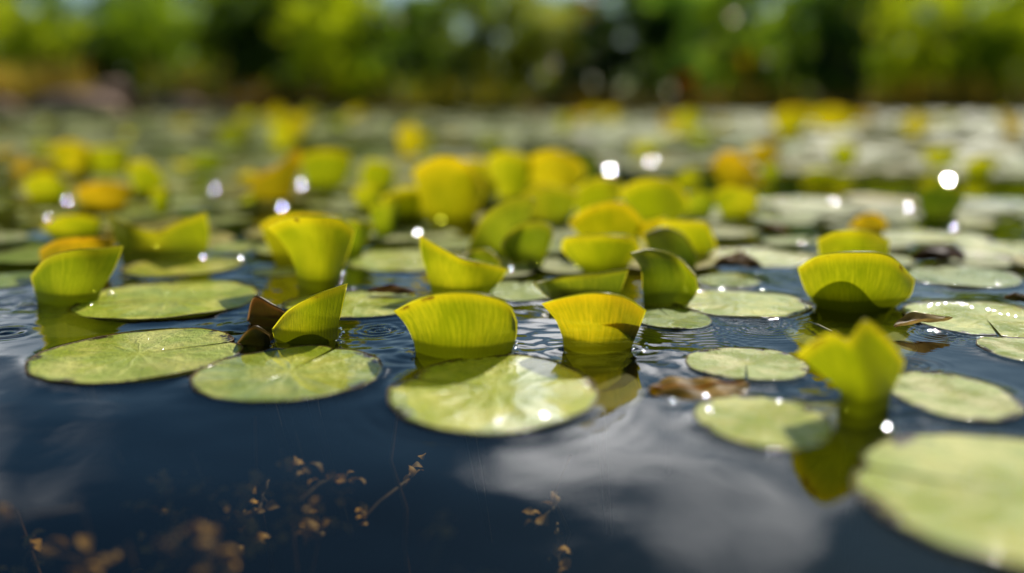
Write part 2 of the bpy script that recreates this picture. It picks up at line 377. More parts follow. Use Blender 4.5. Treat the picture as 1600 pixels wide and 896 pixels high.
# ------------------------------------------------------------------ standing rolled leaves
BASES = []
def standing(label, top, bottom, left=(), right=(), bulge=-.012, lean=.0, color=(.5, .5, .02), curl=0.0, nu=40, nv=26, detail=True, group='yellow-green leaves standing rolled out of the water', rimcol=None, name='standing_leaf', fold=None, rounded=False):
    """a leaf standing out of the water; outline given as viewed, the sheet itself bows in depth"""
    (bl, br) = bottom
    bulge *= 1.55
    if rounded:
        hh = (bl[1] + br[1]) / 2 - min(p[1] for p in top); ww = top[-1][0] - top[0][0]; gg = random.Random(len(label) * 31 + sum(map(ord, label)))
        k0, k1 = gg.uniform(.10, .34), gg.uniform(.10, .34)
        top = [(top[0][0], top[0][1] + k0 * hh), (top[0][0] + .05 * ww, top[0][1] + .12 * k0 * hh), *top[1:-1], (top[-1][0] - .05 * ww, top[-1][1] + .12 * k1 * hh), (top[-1][0], top[-1][1] + k1 * hh)]
        tl = gg.uniform(-.30, .30) * hh; x_a, x_b = top[0][0], top[-1][0]     # no two leaves hold their rim alike
        dip = gg.choice([0, 0, 0, .28]) * hh; xd = gg.uniform(.35, .65)
        top = [(p[0] + gg.uniform(-.02, .02) * ww, min(p[1] + tl * ((p[0] - x_a) / (x_b - x_a) - .5) + dip * math.exp(-(((p[0] - x_a) / (x_b - x_a) - xd) / .16) ** 2), (bl[1] + br[1]) / 2 - .15 * hh)) for p in top]
        sh = gg.uniform(.10, .22) * (br[0] - bl[0]); sk = gg.uniform(-.08, .08) * (br[0] - bl[0])
        bl = (bl[0] + sh + sk, bl[1]); br = (br[0] - sh + sk, br[1])
    by = (bl[1] + br[1]) / 2
    Y0 = ground((bl[0] + br[0]) / 2, by).y
    us = np.linspace(0, 1, nu); vs = np.linspace(0, 1, nv)
    T = catmull(top, us); B = np.array([[bl[0] + (br[0] - bl[0]) * u, bl[1] + (br[1] - bl[1]) * u] for u in us])
    L = catmull([bl, *left, top[0]], vs); Rr = catmull([br, *right, top[-1]], vs)
    P = np.zeros((nv, nu, 2))
    for j, v in enumerate(vs):
        for i, u in enumerate(us):
            P[j, i] = ((1 - v) * B[i] + v * T[i] + (1 - u) * L[j] + u * Rr[j]
                       - ((1 - u) * (1 - v) * B[0] + u * (1 - v) * B[-1] + (1 - u) * v * T[0] + u * v * T[-1]))
    x0 = ground((bl[0] + br[0]) / 2, by)
    root = empty(name, tuple(x0))
    V, uu, vv = [], [], []
    h = abs(by - min(p[1] for p in top)) / FPX * Y0
    under = min(.03, h * .7)
    nb = 6
    g = np.random.default_rng(abs(hash(label)) % 1000 if False else sum(map(ord, label)) % 9973)
    pa, pb = g.uniform(0, 6.28, 2)
    for j in range(nb, 0, -1):                       # the part below the water, narrowing to the stalk
        q = j / nb
        for i, u in enumerate(us):
            f = 1 - (2 * u - 1) ** 2
            p = at_depth(P[0, i, 0], P[0, i, 1], Y0 + bulge * .55 * f)
            cxx = x0.x; k = 1 - .75 * q ** 1.3
            V.append((cxx + (p.x - cxx) * k, Y0 + (p.y - Y0) * k, p.z - under * q)); uu.append(u); vv.append(0)
    for j, v in enumerate(vs):
        for i, u in enumerate(us):
            f = 1 - (2 * u - 1) ** 2
            wob = .0018 * math.sin(5 * u + pa + 2.5 * v) * v + .0013 * math.sin(11 * u + pb + 2 * v) * v * v
            d = bulge * f * (.55 + .45 * v) + lean * v + curl * v ** 3 + wob * (1 if h > .012 else .4)
            p = at_depth(P[j, i, 0], P[j, i, 1], Y0 + d)
            V.append(tuple(p)); uu.append(u); vv.append(v)
    V = np.array(V) - np.array(x0)
    me = mesh_np('blade', V, grid_faces(nu, nv + nb), True, {'u': uu, 'v': vv})
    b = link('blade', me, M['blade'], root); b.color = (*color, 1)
    if fold:  # hidden sheet added behind the blade to cast shade on its lower front
        fh, off = fold
        nf, mf = 26, 16
        W = []
        for j in range(mf):
            for i in range(nf):
                u = .06 + .88 * i / (nf - 1)
                f = 1 - (2 * u - 1) ** 2
                hgt = fh * (.72 + .28 * math.sin(2.2 * u * 3.14 + pa)) * (1 - .25 * abs(2 * u - 1) ** 3) + .02 * math.sin(13 * u + pb)
                v = hgt * j / (mf - 1)
                jj = v * (nv - 1); j0 = min(int(jj), nv - 2); fr_ = jj - j0
                ii = u * (nu - 1); i0 = min(int(ii), nu - 2); fi = ii - i0
                q = ((P[j0, i0] * (1 - fi) + P[j0, i0 + 1] * fi) * (1 - fr_) + (P[j0 + 1, i0] * (1 - fi) + P[j0 + 1, i0 + 1] * fi) * fr_)
                p = at_depth(q[0], q[1], Y0 + bulge * f * (.55 + .45 * v) + lean * v)
                d_ = off * (.25 + .75 * f) * (1 - .25 * v)
                W.append((p.x, p.y + d_, p.z - (.010 if j == 0 else 0)))
        W = np.array(W) - np.array(x0)
        fu = np.tile(np.linspace(.06, .94, nf), mf); fv = np.repeat(np.linspace(0, .8, mf), nf)
        bf = link('shade_fold', mesh_np('shade_fold', W, grid_faces(nf, mf), True, {'u': fu, 'v': fv}), M['blade'], root); bf.color = (color[0] * .8, color[1] * .85, color[2], 1)
    if detail:
        e = V[(nb + nv - 1) * nu:]
        sides_l = [V[(nb + j) * nu] for j in range(nv // 3, nv - 1)]
        sides_r = [V[(nb + j) * nu + nu - 1] for j in range(nv - 2, nv // 3, -1)]
        path = sides_l + list(e) + sides_r
        n = len(path); path = np.array(path); kk = Y0 / .5
        wd_ = np.array([min(1, .15 + 5 * min(i, n - 1 - i) / n) for i in range(n)])[:, None] * kk
        cen = np.array([path[:, 0].mean(), 0, path[:, 2].max() * .3])
        outw = path - cen; outw[:, 1] = 0; outw /= np.linalg.norm(outw, axis=1)[:, None]
        rows = [path + np.array([0, -.00005, 0]), path + outw * .0005 * wd_ + np.array([0, -.0002, 0]) * wd_, path + outw * .0009 * wd_ + np.array([0, .0002, 0]) * wd_, path + outw * .0010 * wd_ + np.array([0, .0009, 0]) * wd_]
        Vr, Fr = np.concatenate(rows), grid_faces(n, 4)
        m = link('margin', mesh_np('margin', Vr, Fr), M['rim'], root)
        m.color = (*(rimcol or (min(.95, color[0] * 1.8), min(.85, color[1] * 1.5), color[2] * 3)), 1)
        Vs, Fs = tube([(0, 0, -under * .8), (.002, .004, -under - .02), (.006, .012, -under - .05), (.012, .03, -under - .10)], [.0035, .003, .0026, .0015], 8)
        link('stalk', mesh_np('stalk', Vs, Fs), M['stalk'], root)
    tag(root, label, 'leaf', group)
    BASES.append((x0.x, Y0, abs(br[0] - bl[0]) / 2 / FPX * Y0))
    return root

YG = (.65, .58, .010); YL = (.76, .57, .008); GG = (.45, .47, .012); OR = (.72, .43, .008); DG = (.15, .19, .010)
standing('upright leaf with right tip raised, standing behind its sunken olive leaf', [(50, 432), (74, 406), (114, 393), (155, 390), (191, 386)], [(58, 474), (152, 472)], [], [(160, 452), (176, 424)], -.012, .004, GG)
standing('golden leaf edge showing behind the upright leaf with raised tip', [(63, 392), (90, 377), (130, 372), (176, 374)], [(70, 432), (170, 432)], [], [], -.01, .004, OR)
standing('two-peaked leaf dipping in the middle like a saddle, above a thin pale pad', [(170, 336), (205, 352), (243, 363), (283, 346), (320, 332)], [(192, 412), (322, 405)], [(180, 372)], [(326, 370)], .012, .0, YG)
standing('tall vase-shaped leaf flaring from a narrow dark foot', [(418, 358), (448, 344), (490, 340), (530, 344), (553, 362)], [(466, 450), (530, 448)], [(460, 415), (442, 380)], [(537, 418), (546, 388)], -.016, .0, YG, -.004)
standing('yellow leaf edge peeping out behind the vase-shaped leaf', [(408, 352), (438, 337), (490, 334), (530, 340)], [(430, 412), (510, 412)], [], [], -.01, .0, YL)
standing('dull green leaf side showing past the vase-shaped leaf', [(535, 348), (556, 347), (582, 352)], [(535, 405), (566, 402)], [], [], -.008, .0, GG)
standing('pointed leaf with its tip curled up, casting shadow on the oval pad', [(427, 514), (452, 486), (490, 464), (541, 445)], [(429, 534), (527, 531)], [], [(529, 508), (535, 475)], -.010, .003, YG, .003, fold=(.4,.008))
standing('tall one-sided leaf with a sharp upright corner', [(657, 369), (688, 388), (724, 406), (758, 413), (792, 421)], [(674, 462), (764, 460)], [(668, 430), (660, 400)], [(777, 445)], -.014, .0, YG)
standing('small back lobe rising behind the tall one-sided leaf', [(722, 402), (745, 392), (765, 394), (780, 410)], [(715, 440), (776, 438)], [], [], .008, .0, GG)
standing('wide curved leaf with arched rim, mirrored in the big wet pad', [(617, 487), (660, 467), (710, 459), (758, 463), (794, 478), (806, 503)], [(650, 556), (800, 549)], [(645, 530), (634, 506)], [(806, 526)], -.016, .0, YG)
standing('slanted leaf strip rising behind the bright yellow leaf', [(835, 443), (880, 435), (930, 429), (981, 420)], [(872, 478), (962, 474)], [(850, 459)], [(972, 449)], .010, .0, GG)
standing('bright yellow leaf with an orange nick in its corner', [(848, 476), (885, 466), (930, 460), (975, 466), (1008, 486)], [(881, 547), (986, 545)], [(878, 525), (869, 500)], [(1000, 510), (990, 530)], -.014, .0, YL)
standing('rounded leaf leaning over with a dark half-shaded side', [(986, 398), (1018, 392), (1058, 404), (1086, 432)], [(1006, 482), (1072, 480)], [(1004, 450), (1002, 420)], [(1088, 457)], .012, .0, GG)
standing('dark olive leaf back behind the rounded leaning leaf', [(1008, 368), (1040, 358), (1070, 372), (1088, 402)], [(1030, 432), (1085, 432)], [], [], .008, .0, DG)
standing('fan-shaped leaf with a broad smooth oval rim', [(1249, 420), (1280, 402), (1335, 396), (1390, 402), (1428, 438)], [(1276, 481), (1396, 483)], [(1260, 455)], [(1421, 463)], -.016, .002, YG, fold=(.68,.011))
standing('short green leaf rim directly behind the fan-shaped leaf', [(1280, 376), (1308, 364), (1350, 362), (1388, 376)], [(1285, 432), (1384, 430)], [], [], -.012, .0, YG)
standing('small orange curled tip beyond the fan-shaped leaf', [(1328, 358), (1345, 340), (1366, 334), (1386, 348)], [(1335, 372), (1380, 370)], [], [], -.006, .0, OR)
# near, very blurred, two lobes on one foot
standing('blurred two-lobed leaf close to the lens, standing on a dark foot', [(1246, 556), (1272, 534), (1302, 522), (1326, 532), (1352, 503), (1388, 530), (1412, 566)], [(1308, 640), (1388, 640)], [(1312, 612), (1284, 585)], [(1394, 610), (1404, 588)], -.012, .0, YG)
# the heap in the middle
MID = 'heap of rolled leaves in mid pond'
for lab, top, bot, bg, c in [
    ('smooth leaf leaning sideways at the front of the heap', [(733, 362), (758, 332), (796, 318), (836, 322)], [(758, 412), (815, 408)], .012, GG),
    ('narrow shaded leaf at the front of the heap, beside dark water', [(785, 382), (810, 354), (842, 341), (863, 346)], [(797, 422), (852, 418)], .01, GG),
    ('boat-shaped leaf with nearly level rim at the front of the heap', [(877, 374), (920, 371), (960, 369), (999, 370)], [(905, 430), (985, 428)], -.012, YG),
    ('bright round-topped leaf in the centre of the heap', [(892, 332), (928, 320), (970, 320), (1004, 342)], [(918, 400), (990, 396)], -.012, YL),
    ('wide rounded leaf at the back right of the heap', [(969, 292), (1008, 281), (1050, 285), (1079, 308)], [(998, 362), (1062, 358)], -.012, YG),
    ('rounded leaf at the right end of the heap', [(1034, 352), (1068, 342), (1104, 345), (1119, 368)], [(1058, 408), (1112, 404)], -.01, YG),
    ('small yellow flap between two rounded leaves of the heap', [(1000, 352), (1018, 338), (1040, 340), (1052, 352)], [(1003, 398), (1040, 398)], -.006, YL),
    ('pointed leaf above the centre of the heap', [(893, 302), (930, 281), (972, 286)], [(905, 350), (966, 350)], -.01, YG),
    ('half-shaded leaf left of the centre of the heap', [(812, 302), (850, 292), (902, 300)], [(825, 358), (895, 358)], .01, YG),
    ('tall bright leaf at the back of the heap', [(828, 250), (868, 236), (912, 246)], [(835, 318), (905, 318)], -.014, YL),
    ('tall leaf at the back left of the heap', [(763, 248), (795, 238), (832, 244)], [(770, 318), (826, 318)], -.014, YG),
    ('broad blurred leaf with a dark hollow left of the heap', [(646, 266), (688, 246), (730, 256), (757, 296)], [(668, 352), (742, 348)], -.018, YL),
    ('low blurred leaf at the left edge of the heap', [(597, 305), (628, 290), (662, 298)], [(610, 345), (662, 345)], -.012, YG),
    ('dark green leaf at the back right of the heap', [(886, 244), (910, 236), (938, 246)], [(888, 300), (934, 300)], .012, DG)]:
    standing(lab, top, bot, (), (), bg, .0, c, 0, 30, 16, True, MID, rounded='pointed' not in lab and 'hollow' not in lab)
FARL = 'blurred standing leaves farther out'
for lab, top, bot, c in [
    ('orange-yellow leaf standing above a green one', [(1112, 246), (1140, 234), (1180, 262)], [(1120, 300), (1172, 300)], OR),
    ('green leaf standing below the orange-yellow one', [(1116, 300), (1150, 290), (1184, 298)], [(1124, 345), (1170, 345)], YG),
    ('dark green crumpled leaf under a white glint', [(1434, 302), (1470, 290), (1506, 300)], [(1438, 348), (1502, 346)], DG),
    ('tall orange-yellow leaf leaning over its neighbour', [(392, 268), (430, 238), (470, 238)], [(384, 322), (462, 318)], OR),
    ('olive leaf next to the tall orange-yellow leaf', [(468, 244), (510, 234), (550, 236)], [(475, 300), (546, 296)], YG),
    ('yellow leaf at the top of the far heap by the rocks', [(76, 228), (112, 220), (152, 232)], [(84, 276), (148, 274)], YL),
    ('green leaf at the top of the far heap by the rocks', [(136, 224), (175, 214), (204, 236)], [(142, 276), (200, 274)], YG),
    ('low green leaf in front of the far heap by the rocks', [(36, 276), (74, 270), (110, 290)], [(46, 318), (106, 316)], YG),
    ('golden leaf in front of the far heap by the rocks', [(118, 290), (162, 284), (206, 292)], [(124, 334), (202, 330)], OR),
    ('olive leaf at the side of the far heap by the rocks', [(198, 256), (228, 250), (258, 272)], [(204, 306), (248, 304)], YG),
    ('long low leaf between the far heap and the golden leaf edge', [(64, 346), (108, 336), (162, 344)], [(76, 378), (152, 374)], YG),
    ('small yellow leaf alone beyond the heap of rolled leaves', [(620, 206), (642, 197), (668, 210)], [(626, 246), (660, 246)], YL),
    ('dim yellow leaf beyond the tall orange-yellow leaf', [(424, 204), (444, 196), (460, 206)], [(426, 240), (456, 240)], YG),
    ('dim olive leaf in front of the rock shore', [(336, 200), (362, 193), (396, 202)], [(344, 232), (390, 232)], (.34, .34, .02)),
    ('first yellow leaf of the far right clump', [(1206, 178), (1236, 168), (1268, 176)], [(1212, 214), (1262, 214)], YL),
    ('second yellow leaf of the far right clump', [(1262, 178), (1298, 168), (1342, 178)], [(1268, 203), (1336, 203)], YL),
    ('green-yellow leaf in front of the far right clump', [(1298, 226), (1320, 218), (1342, 230)], [(1304, 262), (1338, 262)], YG),
    ('small yellow leaf beyond the dark crumpled leaf', [(1410, 188), (1428, 180), (1448, 188)], [(1414, 216), (1444, 216)], YL),
    ('orange leaf by the far bank at the frame edge', [(1562, 184), (1580, 174), (1600, 186)], [(1566, 214), (1598, 214)], OR),
    ('dim yellow leaf by the far bank', [(1052, 182), (1076, 172), (1100, 184)], [(1058, 206), (1094, 206)], YG),
    ('small olive leaf behind two round glints', [(984, 222), (1008, 212), (1034, 224)], [(990, 244), (1030, 244)], YG),
    ('olive-yellow leaf beyond the round white glint', [(1440, 230), (1468, 220), (1498, 232)], [(1446, 262), (1492, 262)], YG)]:
    standing(lab, top, bot, (), (), -.012 * max(1, ground(bot[0][0], bot[0][1]).y), .0, c, 0, 20, 12, False, FARL, rounded=True)

rs = random.Random(5)
MIDL = 'small standing leaves scattered to the far bank'
GLP = [(105, 313), (75, 341), (335, 296), (470, 290), (440, 325), (240, 384), (688, 345), (652, 364), (952, 267), (1017, 252), (1482, 283), (1420, 325), (1490, 356), (1302, 316), (1296, 208), (885, 353), (901, 417)]
def speck(px, py, hw, hh, c):
    if any(abs(gx_ - px) < hw + 16 and py - hh - 18 < gy_ < py + 6 for gx_, gy_ in GLP): return
    q1, q2, q3 = rs.uniform(.55, 1.0), rs.uniform(.8, 1.15), rs.uniform(.55, 1.0)
    standing('small blurred yellow-green leaf standing among far pads', [(px - hw, py - hh * q1), (px + rs.uniform(-.55, .55) * hw, py - hh * q2), (px + hw, py - hh * q3)], [(px - hw * .8, py), (px + hw * .8, py)], (), (), -.010 * max(1, ground(px, py).y), .0, c, 0, 16, 10, False, MIDL, rounded=True)
for k in range(62):
    py = 186 + 150 * rs.random() ** 1.6; px = rs.uniform(-10, 1610)
    sz = (py - 150) / 130
    if 570 < px < 1190 and py > 235: continue
    if py > 290 and (px > 1240 or px < 60): continue
    speck(px, py, rs.uniform(12, 30) * (.5 + sz * .6), rs.uniform(14, 34) * (.5 + sz * .6), rs.choice([YG, YL, YL, GG, YG, OR, (.34, .34, .02)]))
for px, py in [(575, 330), (700, 352), (1000, 330), (1085, 342), (600, 372), (820, 300), (745, 322), (980, 305), (870, 330), (640, 345), (930, 345), (1075, 300), (590, 300), (990, 280), (740, 290)]:
    speck(px, py, rs.uniform(22, 36), rs.uniform(36, 60), rs.choice([YG, YL, GG, YG]))

# ------------------------------------------------------------------ dead and floating leaves
def curled_leaf(name, label, px, py, length, width, rot, color, arch=.3, seed=0, z=.003, roll=.0, tip=.0):
    c = ground(px, py, z)
    nu, nv = 17, 30
    g = np.random.default_rng(seed)
    ph = g.uniform(0, 6.28)
    V = []
    for j in range(nv):
        v = j / (nv - 1); s = 2 * v - 1
        wv = math.sin(math.pi * min(1, v * .96 + .02)) ** .7
        for i in range(nu):
            q = 2 * i / (nu - 1) - 1
            x = s * length / 2; y = q * wv * width / 2
            zz = arch * width * (1 - s * s) * .35 + roll * width * q * q * wv + .02 * width * math.sin(9 * s + ph) + .03 * width * math.sin(5 * q + 4 * s + ph)
            zz += tip * width * max(0, s - .4) ** 1.5
            V.append((x, y, zz))
    V = np.array(V); V[:, 2] -= V[:, 2].min()
    a = rot; Rm = np.array([[math.cos(a), -math.sin(a), 0], [math.sin(a), math.cos(a), 0], [0, 0, 1]])
    V = V @ Rm.T
    t = empty(name, tuple(c))
    b = link('blade', mesh_np('blade', V, grid_faces(nu, nv), True), M['dead'], t); b.color = (*color, 1)
    mid = V[nu // 2::nu][1:-1] + np.array([0, 0, .0003])
    Vr, Fr = tube(list(mid), list(np.linspace(.0008, .0003, len(mid))), 6)
    m = link('midrib', mesh_np('midrib', Vr, Fr), M['rim'], t); m.color = (color[0] * 1.5, color[1] * 1.4, color[2] * 1.3, 1)
    tag(t, label, 'dead leaf', 'withered leaves lying on the water')
    return t
curled_leaf('withered_leaf', 'tan dry leaf with rolled tip resting on the sparkling pad', 1442, 510, .036, .014, R(12), (.42, .27, .07), .5, 1, .0035, .25, .6)
curled_leaf('withered_leaf', 'brown leaf scrap arched on the pad behind the wide curved leaf', 612, 458, .032, .012, R(-4), (.22, .10, .02), .8, 2, .003, -.3)
curled_leaf('withered_leaf', 'brown and yellow curled leaf on dark water behind pale pads', 1152, 418, .036, .026, R(-10), (.24, .11, .015), .9, 3, .003, -.3)
curled_leaf('withered_leaf', 'dark brown leaf folded on the water right of the fan-shaped leaf', 1465, 406, .045, .03, R(5), (.12, .05, .012), .8, 4, .003, -.3)
curled_leaf('withered_leaf', 'blurred brown and yellow leaf floating in front of the frayed whitish pad', 1092, 612, .046, .034, R(8), (.46, .25, .008), .10, 5, -.0012, -.05)
curled_leaf('withered_leaf', 'small brown leaf edge on the pad at the frame edge', 1590, 470, .018, .012, R(3), (.24, .14, .02), .7, 6, .003, -.3)
curled_leaf('withered_leaf', 'small rusty blurred leaf beyond the brown and yellow curled leaf', 1210, 366, .03, .025, R(0), (.32, .15, .01), .9, 7, .003, -.3)
curled_leaf('withered_leaf', 'reddish leaf patch floating behind the dark olive leaf heap', 762, 372, .018, .014, R(60), (.45, .25, .01), .8, 8, .003, -.3)
standing('dark brown triangular leaf corner poking out of the water', [(388, 500), (398, 466), (425, 478), (446, 490)], [(393, 508), (442, 510)], [], [], -.006, .0, (.10, .040, .012), 0, 24, 14, True, 'withered leaves lying on the water', (.28, .15, .05), 'withered_leaf')
standing('dark brown triangular flap folded forward beside the pointed leaf', [(372, 536), (396, 512), (420, 524)], [(385, 540), (424, 542)], [], [], -.004, .0, (.07, .05, .012), 0, 16, 8, True, 'withered leaves lying on the water', (.2, .12, .04), 'withered_leaf')
# a pale straw
a_, b_ = ground(1258, 501, .002), ground(1300, 519, .003)
Vt, Ft = tube([a_, a_.lerp(b_, .5) + Vector((0, 0, .0006)), b_], [.0003, .0006, .0008], 6)
tag(link('straw', mesh_np('straw', Vt, Ft), mat_plain('straw_skin', (.45, .40, .22), .4, .3, 100)), 'thin pale straw lying on the dark sunken leaf', 'straw')

# ------------------------------------------------------------------ pads farther out
proto = []
for s in range(6):
    V, F, rad, ang, _ = pad_arrays(100 + s, 34, 6, .10, .05, .02 + .02 * (s % 3), bend=[0, .12, 0, .2, 0, .08][s])
    me = mesh_np('lily_pad', V, F, True, {'rad': rad, 'ang': ang}); me.materials.append(M['farpad']); proto.append(me)
occ = [(p[0], p[1], max(p[2], p[3])) for p in PADS]
taken = list(occ)
far_cols = [(.26, .32, .07), (.32, .36, .13), (.34, .38, .17), (.27, .32, .05), (.20, .27, .03), (.33, .31, .06)]
def try_place(Y0, Y1, tries, rlo, rhi, fac):
    out = []
    cell = {}
    def key(x, y): return (int(x // .1), int(y // .1))
    for t in taken: cell.setdefault(key(t[0], t[1]), []).append(t)
    for _ in range(tries):
        y = math.sqrt(rng.uniform(Y0 ** 2, Y1 ** 2)); x = rng.uniform(-1, 1) * (y * .60 + .05)
        r = rng.uniform(rlo, rhi)
        kx, ky = key(x, y); ok = True
        for i in range(kx - 2, kx + 3):
            for j in range(ky - 2, ky + 3):
                for t in cell.get((i, j), ()):
                    if (t[0] - x) ** 2 + (t[1] - y) ** 2 < ((t[2] + r) * fac) ** 2: ok = False; break
                if not ok: break
            if not ok: break
        if ok and math.sin(x * 2.1 + 1.3 * math.sin(y * 1.7)) * math.sin(y * 3.1 + x * .6) + .5 * math.sin(7 * y + 2 * x) < -.55: ok = False
        if ok:
            t = (x, y, r); cell.setdefault((kx, ky), []).append(t); taken.append(t); out.append(t)
    return out
sc1 = try_place(.66, 2.3, 6000, .028, .055, .88)
sc1.sort(key=lambda t: t[1])
labs = [('pale lily pad lying flat on the blurred middle of the pond', 'pale pads over the blurred middle of the pond')]
for k, (x, y, r) in enumerate(sc1[:250]):
    o = bpy.data.objects.new('lily_pad', proto[k % 6]); COL.objects.link(o)
    o.location = (x, y, .0012 + .0025 * rng.random()); o.rotation_euler = (rng.normal(0, .012), rng.normal(0, .012), rng.uniform(0, 6.28)); o.scale = (r, r, r)
    fc = far_cols[rng.integers(len(far_cols))]; o.color = (fc[0] * 1.25, fc[1] * 1.15, fc[2] * .95, 1)
    tag(o, labs[0][0], 'lily pad', labs[0][1])
rest = sc1[250:] + try_place(2.3, 12.9, 16000, .06, .12, .85)
Vs, Fs, Rs, As = [], [], [], []
V, F, rad, ang, _ = pad_arrays(300, 14, 3, .12, .06, .04, bend=.15)
off = 0
for (x, y, r) in rest:
    a = rng.uniform(0, 6.28); Rm = np.array([[math.cos(a), -math.sin(a), 0], [math.sin(a), math.cos(a), 0], [0, 0, 1]])
    Vs.append((V @ Rm.T) * r + np.array([x, y, .002 + .003 * rng.random()])); Fs.append(F + off); off += len(V); Rs.append(rad); As.append(ang)
me = mesh_np('lily_pads', np.concatenate(Vs), np.concatenate(Fs), True, {'rad': np.concatenate(Rs), 'ang': np.concatenate(As)})
o = link('lily_pads', me, M['farpad']); o.color = (.38, .42, .15, 1)
tag(o, 'far carpet of pale lily pads reaching to the bank', 'lily pads', None, 'stuff')

# ------------------------------------------------------------------ drops of water
HALF = (SUN + Vector((0, -1, .12)).normalized()).normalized()
def drop_mesh(name, flat=True):
    nr, ns = 9, 16
    V = []
    for r in range(nr):
        q = r / (nr - 1)
        for s in range(ns):
            th = 2 * math.pi * s / ns
            if flat: rr = math.sin(min(1, q * 1.02) * math.pi / 2) ** .8; z = .55 * (1 - q ** 6) - .05 * q * q
            else: rr = math.sin(q * math.pi * .62); z = math.cos(q * math.pi * .62)
            V.append((rr * math.cos(th), rr * math.sin(th), z))
    return mesh_np(name, np.array(V), grid_faces(ns, nr, True))
dm_flat = drop_mesh('water_droplet', True); dm_flat.materials.append(M['glint'])
dm_round = drop_mesh('water_droplet', False); dm_round.materials.append(M['drop'])
def drop(px, py, size_px, label, group, k=1.0, z=.004, round_=False, Y=None):
    c = ground(px, py, z) if Y is None else at_depth(px, py, Y)
    o = bpy.data.objects.new('water_droplet', dm_round if round_ else dm_flat); COL.objects.link(o)
    o.location = c
    to_cam = (Vector((0, 0, H)) - c).normalized()
    h = (SUN + to_cam).normalized()
    o.rotation_euler = Vector((0, 0, 1)).rotation_difference(h).to_euler()
    r = size_px / FPX * c.y * k
    o.scale = (r, r, r)
    tag(o, label, 'water droplet', group)
GL = 'round sun glints of drops over the pond'
for px, py, s, lab in [
    (105, 313, .8, 'faint glinting drop in front of the far heap by the rocks'), (75, 341, .55, 'faint small glint beside the long low leaf'),
    (335, 296, .8, 'faint ringed glint beside the blurred grey-green pad'), (470, 290, 1.0, 'bluish round glint below the olive leaf'),
    (440, 325, 1.1, 'ringed glint just above the vase-shaped leaf'), (240, 384, .9, 'glint lying in the dip of the two-peaked leaf'),
    (317, 402, .55, 'small glint at the foot of the two-peaked leaf'), (376, 403, .7, 'small white glint between two-peaked and vase-shaped leaves'),
    (688, 345, 1.7, 'brilliant white glint above the tall one-sided leaf'), (652, 364, 1.0, 'smaller white glint near the brilliant one'),
    (952, 267, 1.5, 'bright double glint above the heap of rolled leaves'), (1017, 252, 1.1, 'round glint right beside the bright double glint'),
    (1482, 283, 2.2, 'brilliant white glint over the dark green crumpled leaf'), (1420, 325, 1.0, 'pale glint left of the dark green crumpled leaf'),
    (1490, 356, .7, 'faint glint below the dark green crumpled leaf'), (1252, 381, .6, 'glint behind the rim of the fan-shaped leaf'),
    (1302, 316, .9, 'faint glint on the long blurred pale pad'), (1296, 208, 1.1, 'faint disc of light over the far right clump'),
    (797, 420, .5, 'glint beside the tall one-sided leaf'), (843, 413, .55, 'small glint under the narrow shaded leaf'),
    (901, 417, .7, 'glint under the boat-shaped leaf'), (885, 353, .7, 'soft glint between two leaves of the heap'),
    (1185, 428, .35, 'tiny glint beside the brown and yellow curled leaf'),
    (1152, 181, .75, 'soft disc of light near the far bank'), (870, 250, .0, ''),
    (850, 650, 1.0, 'brilliant drop on the front edge of the big wet pad'), (776, 656, .5, 'dull drop on the front edge of the big wet pad'),
    (818, 676, .35, 'faint glint on water just under the big wet pad'), (790, 672, .35, 'thin glint on water left under the big wet pad'),
    (1052, 626, .5, 'blurred glint on the brown and yellow floating leaf'), (1103, 619, .7, 'upper blurred glint of the pair near the brown floating leaf'),
    (1109, 641, .7, 'lower blurred glint of the pair near the brown floating leaf'), (1218, 627, .6, 'blurred glint at the back of the pale pad'),
    (1386, 668, 1.3, 'large blurred glint at the foot of the two-lobed leaf'), (1208, 705, .6, 'blurred glint on open water below the pale pad'),
    (805, 544, .4, 'small glint at the foot of the wide curved leaf'), (1005, 550, .4, 'small glint at the foot of the bright yellow leaf'),
    (1186, 60, .0, '')]:
    if s > 0: drop(px, py, 1.75 * (s if s > 1.4 else s ** 1.15 * .9), lab, GL, z=.006)
# rows of fine sparkles
for px, py in [(1434, 486), (1442, 481), (1450, 478), (1458, 476), (1467, 475), (1476, 475), (1484, 474), (1494, 474), (1502, 476), (1510, 477), (1518, 479), (1528, 480), (1537, 483), (1546, 485), (1556, 487), (1566, 489), (1577, 492), (1588, 495), (1448, 490)]:
    drop(px + rng.normal(0, 2), py + rng.normal(0, 1.2), rng.uniform(.35, .95), 'fine sparkling drop in the row on the green pad', 'sparkling drops along the green pad', z=.0045)
for px, py in [(1070, 453), (1078, 454), (1086, 452), (1094, 455), (1128, 452), (1192, 452)]:
    drop(px, py, rng.uniform(.35, .7), 'fine sparkling drop on the back rim of the rippled pale pad', 'sparkling drops behind the rippled pad')
for px, py in [(1448, 442), (1546, 450), (1572, 440), (1560, 444), (1490, 447)]:
    drop(px, py, rng.uniform(.35, .7), 'fine sparkling drop on the olive-rimmed green pad', 'sparkling drops on the olive-rimmed pad')
for px, py, s in [(146, 459, 4.0), (152, 452, 3.2), (158, 446, 2.6), (143, 466, 2.8), (170, 460, 3.0), (180, 462, 2.2)]:
    drop(px, py, s, 'clear bead of water clinging beside the upright leaf', 'clear beads at the upright leaf', round_=True, z=.002)
for px, py in [(147, 456), (175, 458), (143, 476)]:
    drop(px, py, .5, 'white sparkle among clear beads beside the upright leaf', 'sparkles at the upright leaf', z=.006)
for px, py, s in [(530, 420, 3.5), (533, 432, 3.0), (528, 442, 3.6), (536, 520, 3.0), (530, 528, 2.6), (1010, 545, 3.), (806, 540, 3.)]:
    drop(px, py, s, 'clear bead of water at the foot of a standing leaf', 'clear beads at leaf feet', round_=True, z=.002)
